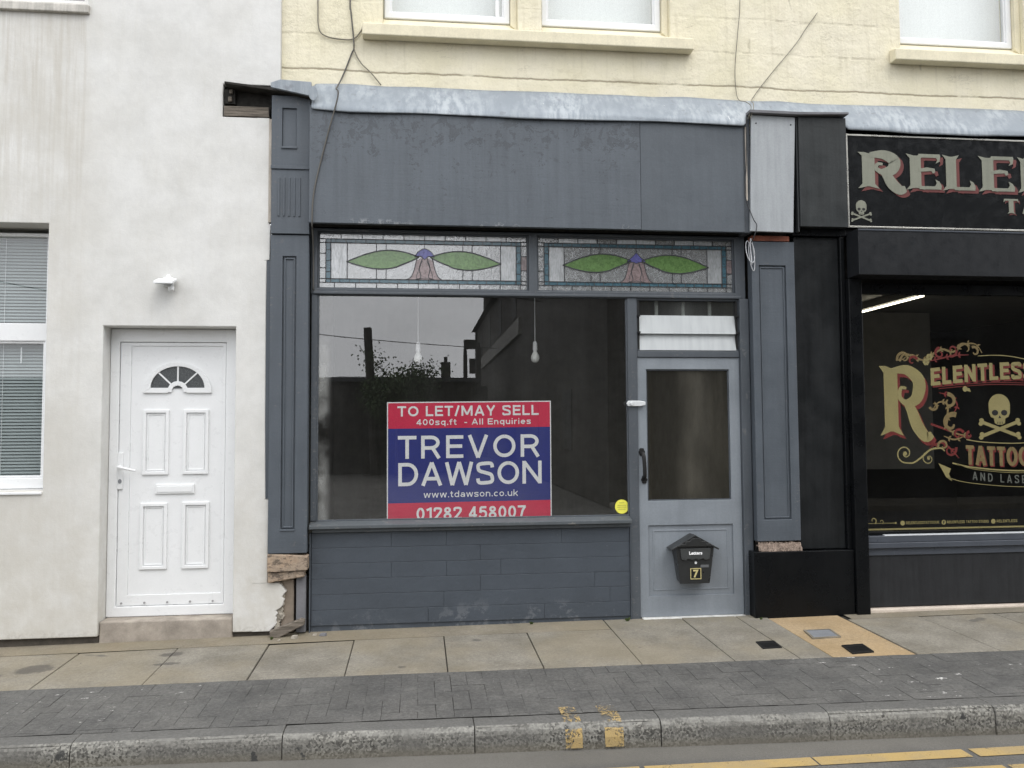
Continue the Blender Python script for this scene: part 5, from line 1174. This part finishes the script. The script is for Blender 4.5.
def letter_E(o, x, z, w, h, y0, y1, arms=3):
    s = w*.36; stem(o, x, s, z, h, y0, y1)
    if arms == 3:
        o.prism([(x+.8*s, z+h*.90), (x+.8*s, z+h), (x+.98*w, z+h), (x+1.0*w, z+.95*h), (x+.97*w, z+.80*h), (x+.84*w, z+.74*h), (x+.90*w, z+.83*h), (x+.86*w, z+.90*h)], y0-.0008, y1)
        o.prism([(x+.8*s, z+.50*h), (x+.8*s, z+.585*h), (x+.55*w, z+.63*h), (x+.80*w, z+.60*h), (x+.82*w, z+.50*h), (x+.74*w, z+.46*h), (x+.70*w, z+.53*h)], y0-.0012, y1)
    o.prism([(x+.8*s, z+.02*h), (x+.8*s, z+.11*h), (x+.80*w, z+.11*h), (x+.86*w, z+.19*h), (x+.82*w, z+.30*h), (x+.95*w, z+.24*h), (x+1.02*w, z+.12*h), (x+1.0*w, z+.02*h)], y0-.0016, y1)
def letter_N(o, x, z, w, h, y0, y1):
    s = w*.26; stem(o, x, s, z, h, y0, y1); stem(o, x+w-s, s, z, h, y0, y1)
    o.ribbon([(x+.1*w, z+.97*h), (x+.9*w, z+.05*h)], w*.3, y0-.0008, y1)
def letter_T(o, x, z, w, h, y0, y1):
    s = w*.34; stem(o, x+w*.33, s, z, h, y0, y1)
    o.prism([(x-.04*w, z+.76*h), (x+.08*w, z+.88*h), (x+.92*w, z+.88*h), (x+1.04*w, z+.76*h), (x+1.0*w, z+h), (x, z+h)], y0-.0008, y1)
def letter_S(o, x, z, w, h, y0, y1):
    p = smooth_path([(x+.88*w, z+.74*h), (x+.80*w, z+.92*h), (x+.48*w, z+.96*h), (x+.2*w, z+.80*h), (x+.32*w, z+.58*h), (x+.70*w, z+.44*h), (x+.82*w, z+.22*h), (x+.5*w, z+.05*h), (x+.16*w, z+.1*h), (x+.12*w, z+.28*h)], 5)
    n = len(p); o.ribbon(p, [w*(.10+.20*math.sin(math.pi*k/(n-1))) for k in range(n)], y0, y1)
def letter_A(o, x, z, w, h, y0, y1):
    o.ribbon([(x+.15*w, z), (x+.5*w, z+h)], w*.2, y0, y1); o.ribbon([(x+.85*w, z), (x+.46*w, z+h)], w*.34, y0-.0004, y1); o.ribbon([(x+.3*w, z+.3*h), (x+.7*w, z+.3*h)], h*.1, y0-.0008, y1)
def letter_O(o, x, z, w, h, y0, y1):
    p = [(x+w/2+.38*w*math.cos(t), z+h/2+.43*h*math.sin(t)) for t in [2*math.pi*k/20 for k in range(21)]]
    o.ribbon(p, [w*(.16+.12*abs(math.cos(2*math.pi*k/20))) for k in range(21)], y0, y1)
GLYPH = dict(R=letter_R, E=letter_E, L=lambda *a: letter_E(*a, arms=1), N=letter_N, T=letter_T, S=letter_S, A=letter_A, O=letter_O)

def skull(bone, hole, cx, cz, w, y):
    """front view skull over crossed bones; w = width over the bones"""
    s = w/.34
    def E_(o, x, z, rx, rz, a, b, n=20): o.disc(cx+x*s, cz+z*s, rx*s, rz*s, a, b, n)
    for sg in (-1, 1):
        bone.ribbon([(cx-sg*.145*s, cz-.085*s), (cx+sg*.145*s, cz+.02*s)], .026*s, y-.0004-.0004*(sg > 0), y+.001)
        for e in (-1, 1):
            px, pz = e*sg*.15, e*.053-.033
            E_(bone, px, pz+.014, .019, .017, y-.0012, y+.001, 12); E_(bone, px+e*sg*.008, pz-.012, .018, .016, y-.0016, y+.001, 12)
    E_(bone, 0, .148, .089, .088, y-.002, y+.001, 28)
    bone.prism([(cx+a*s, cz+b*s) for a, b in ((-.088, .15), (-.086, .09), (-.072, .06), (-.046, .048), (-.042, .012), (-.02, .0), (.02, .0), (.042, .012), (.046, .048), (.072, .06), (.086, .09), (.088, .15))], y-.0024, y+.001)
    for sg in (-1, 1): E_(hole, sg*.038, .092, .026, .022, y-.0032, y-.002, 14)
    hole.prism([(cx+a*s, cz+b*s) for a, b in ((-.012, .05), (0, .072), (.012, .05))], y-.0032, y-.002)
    for a in (-.02, -.007, .007, .02): hole.prism([(cx+(a-.0016)*s, cz+.004*s), (cx+(a+.0016)*s, cz+.004*s), (cx+(a+.0016)*s, cz+.024*s), (cx+(a-.0016)*s, cz+.024*s)], y-.0032, y-.002)

def tattoo_front():
    root = thing("black_shopfront", (5, 0, 0), "black painted tattoo parlour front at right with a lettered dark window", "shopfront")
    XE = 8.4
    m = MB(); m.box(3.060, 3.466, -.125, -.06, 3.092, 3.994); m.box(3.045, 3.0595, -.11, -.06, 3.05, 3.99); m.build("end_panel", M['blackbox'], root, bevel=.004)
    m = MB(); m.box(3.02, 3.47, -.055, .06, 3.035, 3.99); m.build("backing_board", M['black'], root)
    m = MB(); m.box(3.048, 3.425, -.018, .06, .505, 3.03); m.build("side_panel", painted("black_side_panel", (.0115, .0128, .0138), streak=.5, rough=.4, spec=.25), root, bevel=.004)
    m = MB(); m.box(2.632, 3.463, -.075, .06, -.06, .498); m.build("plinth", M['black'], root, bevel=.005)
    m = MB(); m.box(3.466, 3.578, -.10, .06, -.08, 2.68); m.box(3.427, 3.4645, -.05, .06, .50, 3.03); m.build("post", M['black'], root, bevel=.005)
    m = MB(); m.box(3.47, XE, -.06, .06, 3.04, 3.98); m.build("fascia_backing", M['black'], root, bevel=.004)
    # shutter box
    m = MB(); m.box(3.475, XE, -.25, -.065, 2.685, 3.055); m.build("shutter_box", plain("black_shutter_box", (.011, .0122, .0142), .45, .3, streak=.1), root, bevel=.004)
    m = MB(); m.box(3.475, XE, -.256, -.2505, 3.040, 3.050); m.build("box_trim", M['charsill'], root)
    # window frame and pane
    m = MB(); m.plate(3.580, XE, .60, 2.66, .0, .06, [(3.606, 7.6, .628, 2.575)]); wf = m.build("window_frame", M['black'], root, bevel=.004)
    g = MB(); g.add([(3.60, .03, .62), (7.61, .03, .62), (7.61, .03, 2.58), (3.60, .03, 2.58)], [(0, 1, 2, 3)]); pane = g.build("display_pane", M['tatglass'], root)
    m = MB(); m.box(3.580, XE, -.045, .06, .545, .598); m.xprism([(-.055, .50), (-.055, .5445), (.02, .5445), (.02, .50)], 3.580, XE); m.box(3.580, XE, -.03, .02, .44, .499); m.build("sill", M['charsill'], root, bevel=.005)
    m = MB(); m.xprism([(-.048, .5985), (-.02, .606), (-.002, .606), (-.002, .5985)], 3.75, XE); m.build("sill_bead", plain("pale_sill_bead", (.5, .52, .54), .4), root)
    m = MB(); m.box(3.580, XE, -.02, .05, .03, .4395); m.build("stallriser", M['darkgrey'], root, bevel=.004)
    m = MB(); P = [(3.50, -.12, .0), (XE, -.10, .012), (XE, .06, .03), (3.50, .06, .03)]
    m.box(3.582, XE, -.06, .055, -.06, .022); m.build("step", M['palestone'], root, bevel=.012)
    # lettering on the window (inside face of the glass)
    y = .0265
    gold, dim, red, grey, blk = MB(), MB(), MB(), MB(), MB()
    letter_R(red, 3.805+.022, 1.405-.03, .40, .575, y+.0002, y+.001); letter_R(gold, 3.805, 1.405, .40, .575, y-.001, y+.0001)
    def arc(x, z): return x, z-.115*((x-4.95)/.7)**2*.55+.0
    def arc_fan(x, z):                                  # taller at the left end
        t = (5.0-x)/.75; zc = 1.878; return x, zc+(z-zc)*(1+.02*t)-.055*max(t, 0)**1.5*1.0
    put_sans(red, "ELENTLESS", 4.232+.016, 5.175, 1.872-.016, 2.016-.016, y+.0004, .24, .13, warp=arc_fan)
    put_sans(gold, "ELENTLESS", 4.232, 5.16, 1.872, 2.016, y-.001, .21, .13, warp=arc_fan)
    def ssag(x, z): return x, z-.02*(1-((x-5.0)/.5)**2)
    put_sans(red, "TATTOO", 4.522+.010, 5.10, 1.165-.010, 1.325-.010, y+.0004, .24, .14, warp=ssag)
    put_sans(dim, "TATTOO", 4.522, 5.09, 1.165, 1.325, y-.001, .19, .14, warp=ssag)
    def sband(x, z): return x, z-.05*(1-((x-5.1)/.62)**2)
    put_sans(grey, "AND LASER CLINIC", 4.575, 5.50, 1.050, 1.118, y-.0012, .15, .5, warp=sband)
    for (p, wd) in (([(4.66, 2.066), (4.86, 2.072), (5.06, 2.046), (5.4, 1.97)], .007), ([(4.53, 1.368), (4.7, 1.345), (5.0, 1.335), (5.4, 1.36)], .008), ([(4.40, 1.175), (4.6, 1.135), (5.0, 1.105), (5.45, 1.13)], .012), ([(4.36, 1.055), (4.55, 1.01), (5.0, .972), (5.5, .99)], .005), ([(4.44, 1.165), (4.62, 1.118), (5.0, 1.088), (5.45, 1.11)], .004)):
        gold.ribbon(smooth_path(p, 8), wd, y-.001, y+.0001)
    for z0 in (1.856, 1.838, 1.822): red.ribbon(smooth_path([(4.30, z0-.03), (4.55, z0-.008), (4.8, z0+.005), (5.1, z0), (5.4, z0-.02)], 6), [.006]*25, y+.0004, y+.001)
    gold.prism([(4.275, 1.175), (4.385, 1.13), (4.365, 1.085), (4.392, 1.025), (4.34, 1.06)], y-.001, y+.0001)
    # scrolls
    def spiral(o, cx, cz, r, a0, turns, wd, wd2, sgn=1):
        p = []; n = 26
        for k in range(n+1):
            t = k/n; a = a0+sgn*turns*2*math.pi*t; rr = r*(1-.80*t); p.append((cx+rr*math.cos(a), cz+rr*math.sin(a)))
        o.ribbon(p, [wd+(wd2-wd)*k/n for k in range(n+1)], y-.0012, y+.0001)
    spiral(gold, 3.985, 1.258, .078, R(-80), 1.25, .012, .007, -1); gold.disc(3.985, 1.258, .018, .018, y-.0014, y, 12)
    gold.ribbon(smooth_path([(3.998, 1.181), (4.06, 1.183), (4.14, 1.235), (4.21, 1.288), (4.30, 1.300), (4.335, 1.275)], 6), [.010+.006*math.sin(k/30*math.pi) for k in range(31)], y-.0008, y+.0001)
    spiral(gold, 4.19, 1.215, .055, R(120), 1.1, .009, .006, 1); gold.disc(4.19, 1.215, .012, .012, y-.0014, y, 12)
    spiral(dim, 4.325, 1.32, .05, R(200), 1.0, .022, .01, -1)
    spiral(dim, 4.405, 1.50, .085, R(60), .8, .045, .015, 1); spiral(dim, 4.385, 1.685, .062, R(100), .95, .035, .012, -1)
    gold.disc(4.535, 1.790, .022, .024, y-.0006, y+.0001, 10); gold.prism([(4.53, 1.80), (4.575, 1.795), (4.585, 1.765), (4.545, 1.775)], y-.001, y)
    for k, (cx, cz, r, a0, tr, sg, mt) in enumerate(((4.00, 2.045, .062, 200, .9, -1, dim), (4.075, 2.02, .045, 20, .8, 1, red), (4.32, 2.085, .048, 90, 1.0, 1, red), (4.43, 2.115, .055, 240, .95, 1, red), (4.55, 2.115, .075, 180, .62, -1, dim), (4.63, 2.10, .045, 120, .8, -1, dim), (4.255, 1.655, .045, 200, .8, 1, dim), (4.46, 1.41, .05, 20, .9, 1, red), (4.38, 1.285, .06, 20, .8, -1, red), (4.56, 1.405, .03, 90, .9, 1, red))):
        spiral(mt, cx, cz, r, R(a0), tr, .024, .008, sg)
    for (cx, cz) in ((4.195, 2.015), (4.225, 2.055)):
        for k in range(6): t = k*math.pi/3; gold.disc(cx+.018*math.cos(t), cz+.018*math.sin(t), .013, .013, y-.0006-.0002*k, y+.0001, 8)
    dim.ribbon(smooth_path([(3.96, 2.02), (4.0, 2.075), (4.08, 2.06), (4.13, 2.02)], 5), .02, y-.0004, y)
    red.ribbon(smooth_path([(4.22, 1.50), (4.42, 1.43), (4.56, 1.375)], 5), .018, y+.0004, y+.001)
    for pth, wd, mt in (([(3.98, 2.03), (4.07, 2.075), (4.16, 2.03), (4.24, 2.07), (4.34, 2.12), (4.44, 2.10), (4.53, 2.16), (4.64, 2.165), (4.70, 2.09)], .013, dim),
                        ([(4.22, 2.02), (4.33, 2.045), (4.46, 2.07), (4.58, 2.075)], .010, red), ([(4.24, 1.62), (4.30, 1.68), (4.37, 1.66), (4.37, 1.55), (4.36, 1.47), (4.44, 1.42), (4.56, 1.40)], .013, dim),
                        ([(4.30, 1.76), (4.40, 1.73), (4.46, 1.66), (4.42, 1.58)], .010, red), ([(4.20, 1.30), (4.30, 1.345), (4.38, 1.30), (4.46, 1.215)], .012, red), ([(4.33, 1.40), (4.42, 1.37), (4.50, 1.39)], .010, dim)):
        P = smooth_path(pth, 6); mt.ribbon(P, [wd*(.5+.9*math.sin(math.pi*k/(len(P)-1))) for k in range(len(P))], y-.0003, y+.0003)
        for k in range(3, len(P)-3, 5):
            px_, pz_ = P[k].x, P[k].y; d = (P[k+1]-P[k-1]).normalized()
            for sg in (-1, 1):
                nx, nz = d.x*.7-sg*d.y*.8, d.y*.7+sg*d.x*.8; L_ = .034
                mt.prism([(px_, pz_), (px_+nx*L_*.5-nz*L_*.22, pz_+nz*L_*.5+nx*L_*.22), (px_+nx*L_, pz_+nz*L_), (px_+nx*L_*.5+nz*L_*.22, pz_+nz*L_*.5-nx*L_*.22)], y-.0005-.0001*(sg > 0), y+.0003)
    # bottom band
    gold.box(3.612, 7.6, y-.001, y+.0001, .636, .650)
    gold.box(3.63, 3.885, y-.001, y+.0001, .690, .694); gold.disc(3.885, .692, .008, .008, y-.0012, y, 10); spiral(gold, 3.69, .715, .03, R(-60), .8, .010, .005, 1); spiral(gold, 3.76, .705, .02, R(-60), .8, .006, .003, 1)
    for cx in (3.945, 4.305, 4.745): gold.disc(cx, .690, .020, .020, y-.001, y, 16)
    put_sans(gold, "RELENTLESSTATTOOUK", 3.975, 4.265, .680, .703, y-.001, .16, .16); put_sans(gold, "RELENTLESS TATTOO STUDIO", 4.335, 4.705, .680, .703, y-.001, .16, .16); put_sans(gold, "RELENTLESS", 4.775, 4.96, .680, .703, y-.001, .16, .16)
    put_text(blk, "f", 4.299, 4.311, .678, .704, y-.0022, .05)
    skull(gold, blk, 4.835, 1.490, .37, y-.001)
    gold.build("gold_decal", M['gold'], pane); dim.build("scroll_decal", M['golddim'], pane); red.build("red_decal", M['redvinyl'], pane); grey.build("grey_decal", M['greyvinyl'], pane); blk.build("skull_detail", M['blackvinyl'], pane)
    # room behind
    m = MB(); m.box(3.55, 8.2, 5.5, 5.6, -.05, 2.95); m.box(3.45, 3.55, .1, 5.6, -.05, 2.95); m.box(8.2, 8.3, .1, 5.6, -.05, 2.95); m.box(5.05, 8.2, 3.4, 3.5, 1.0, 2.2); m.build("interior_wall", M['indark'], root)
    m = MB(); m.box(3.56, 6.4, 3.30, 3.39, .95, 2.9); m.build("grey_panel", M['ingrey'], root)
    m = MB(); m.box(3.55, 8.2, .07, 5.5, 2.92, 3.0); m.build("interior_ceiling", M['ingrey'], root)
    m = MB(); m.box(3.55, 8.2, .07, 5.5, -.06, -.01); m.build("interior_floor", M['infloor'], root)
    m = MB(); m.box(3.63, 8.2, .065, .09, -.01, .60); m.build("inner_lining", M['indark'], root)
tattoo_front()

def tattoo_sign():
    r = thing("shop_sign", (5.9, -.1, 3.1), "black fascia sign with pale red shadowed lettering and a small skull above the tattoo window", "sign")
    x0, x1, z0, z1 = 3.482, 7.75, 3.105, 3.865; y = -.092
    m = MB(); m.box(x0, x1, y, -.0605, z0, z1); m.build("panel", M['blackgloss'], r)
    m = MB(); m.ring(x0-.006, x1+.006, z0-.006, z1+.008, .014, y-.008, y+.01); m.build("trim", M['silver'], r, bevel=.002)
    gold, red, blk = MB(), MB(), MB()
    xs = [(3.600, .365, 'R'), (4.028, .27, 'E'), (4.345, .255, 'L'), (4.668, .285, 'E'), (5.015, .31, 'N'), (5.40, .29, 'T'), (5.76, .255, 'L'), (6.08, .285, 'E'), (6.42, .28, 'S'), (6.76, .28, 'S')]
    for x, w_, g in xs:
        GLYPH[g](red, x+.030, 3.402, w_, .302, y-.0022, y-.0005); GLYPH[g](gold, x, 3.425, w_, .302, y-.0062, y-.0042)
    X = 4.855
    for g in "TATTOO":
        GLYPH[g](red, X+.016, 3.232, .125, .125, y-.0022, y-.0005); GLYPH[g](gold, X, 3.245, .125, .125, y-.0062, y-.0042); X += .155
    skull(gold, blk, 3.595, 3.205, .175, y-.003)
    gold.build("lettering", M['oldgold'], r); red.build("letter_shadow", M['redshadow'], r); blk.build("skull_detail", M['blackvinyl'], r)
tattoo_sign()

def tube_light():
    r = thing("strip_light", (5.14, 2.0, 2.8), "lit fluorescent strip on the ceiling inside the dark tattoo shop", "strip light")
    m = MB(); m.box(5.125, 5.155, 1.45, 2.70, 2.835, 2.92); m.build("housing", M['ingrey'], r)
    m = MB(); m.tube([(5.14, 1.483, 2.812), (5.14, 2.67, 2.812)], .010, 10); m.build("tube", M['tube'], r)
tube_light()

# ------------------------------------------------------------------ across the street (seen in the glass)
def opposite():
    r = thing("corner_building", (9, -10.6, 0), "dark three storey stone building on the street corner mirrored in the shop window", "building")
    m = MB(); m.box(4.0, 17, -50, -10.6, -.2, 8.1); m.build("wall", M['opp'], r)
    m = MB(); m.add([(3.7, -50.5, 8.1), (3.7, -10.3, 8.1), (10.5, -14, 11.5), (10.5, -46, 11.5), (17.3, -50.5, 8.1), (17.3, -10.3, 8.1)], [(0, 1, 2, 3), (1, 5, 2), (5, 4, 3, 2), (4, 0, 3), (0, 4, 5, 1)]); rf = m.build("roof", M['slateroof'], r)
    m = MB(); m.box(4.6, 5.5, -30, -28.8, 8.3, 11); m.build("chimney", M['opp'], rf)
    m = MB(); m.box(4.3, 5.3, -47.5, -46, 8.6, 10.2); m.tube([(4.6, -46.8, 10.2), (4.6, -46.8, 10.8)], .14, 8); m.tube([(5.0, -46.8, 10.2), (5.0, -46.8, 10.7)], .14, 8); m.build("chimney", M['opp'], rf)
    m = MB(); m.box(3.15, 3.99, -50.2, -49.5, 6.9, 7.5); m.box(3.5, 3.99, -50.0, -49.6, 5.2, 6.2); m.box(3.88, 3.99, -49.4, -49.2, -.2, 8.0); m.build("downpipe", M['opp'], r)
    m = MB(); m.box(3.86, 3.995, -44, -25, 5.1, 5.75); m.build("fascia", plain("pale_old_fascia", (.17, .165, .15), .8), r)
    for yy in range(-46, -12, 6):
        for z in (.9, 6.0): m = MB(); m.box(3.97, 3.998, yy, yy+1.3, z, z+1.6); m.build("window", M['indark'], r)
    for xx in range(5, 16, 3):
        for z in (.9, 3.4, 5.9): m = MB(); m.box(xx, xx+1.2, -10.598, -10.57, z, z+1.6); m.build("window", M['indark'], r)
    r = thing("low_building", (-8, -30, 0), "low dark flat roofed building across the side street mirrored in the window", "building")
    m = MB(); m.box(-30, 2.2, -40, -25, -.2, 3.25); m.box(2.2, 4.2, -55, -41, -.2, 3.9); m.build("wall", M['opp'], r)
    m = MB(); m.box(-30.2, 2.4, -40.2, -24.8, 3.25, 3.4); m.build("roof", M['slateroof'], r)
    for (a, b, h) in ((1.02, 1.42, 4.35), (2.0, 2.15, 4.7), (2.55, 2.75, 5.0)): m = MB(); m.box(a, b, -30, -29.4, 3.0, h); m.tube([((a+b)/2, -29.7, h), ((a+b)/2, -29.7, h+.25)], .08, 8); m.build("chimney", M['opp'], r)
    m = MB(); m.add([(-3.4, -24.9, 3.4), (-.2, -24.9, 3.4), (-.2, -30, 3.75), (-3.4, -30, 3.75), (-3.4, -30, 3.4), (-.2, -30, 3.4)], [(0, 1, 2, 3), (0, 3, 4), (1, 5, 2), (3, 2, 5, 4)]); m.build("roof", M['slateroof'], r)
    o = MB(); o.tube([(-1.52, -24.2, -.2), (-1.84, -24.2, 5.2)], [.19, .15], 10); ctr(tag(o.build("leaning_post", M['opp']), "dark leaning post in front of the low building mirrored in the window", "post"))
    # small tree
    r = thing("tree", (-.7, -23.5, -.2), "small dark tree standing before the low building mirrored in the window", "tree")
    m = MB(); m.tube([(-.7, -23.5, -.2), (-.72, -23.5, 1.5), (-.6, -23.4, 2.8)], [.12, .09, .04], 8); rng = random.Random(12)
    tips = []
    for k in range(26):
        a = rng.uniform(0, 6.28); h = rng.uniform(1.4, 2.8); l = rng.uniform(.6, 1.4)
        p0 = Vector((-.68, -23.5, h)); p1 = p0+Vector((math.cos(a)*l, math.sin(a)*l, rng.uniform(.3, 1.3))); m.tube([p0, (p0+p1)/2+Vector((0, 0, .1)), p1], [.03, .02, .008], 5); tips += [p1, (p0+p1)/2, p1.lerp(p0, .25)]
    m.build("trunk", M['bark'], r)
    m = MB()
    for p in tips:
        for k in range(80):
            c = p+Vector([rng.gauss(0, .24) for _ in range(3)]); a = Vector([rng.uniform(-1, 1) for _ in range(3)]).normalized()*.055; b = a.cross(Vector([rng.uniform(-1, 1) for _ in range(3)])).normalized()*.038
            m.add([c-a, c+b, c+a, c-b], [(0, 1, 2, 3)])
    m.build("crown", M['leaf'], r)
    for k, (p, q, s) in enumerate((((-14, -15, 8.6), (4.0, -20, 5.6), "upper of two sagging overhead wires mirrored in the window"), ((-14, -16, 6.0), (4.0, -33, 5.3), "lower of two sagging overhead wires mirrored in the window"))):
        pts = [Vector(p).lerp(Vector(q), t/14)-Vector((0, 0, .5*math.sin(math.pi*t/14))) for t in range(15)]
        m = MB(); m.tube(pts, .018, 6); ctr(tag(m.build("overhead_wire", M['cableblack'], smooth=True), s, "wire", "overhead wires mirrored in the window"))
opposite()
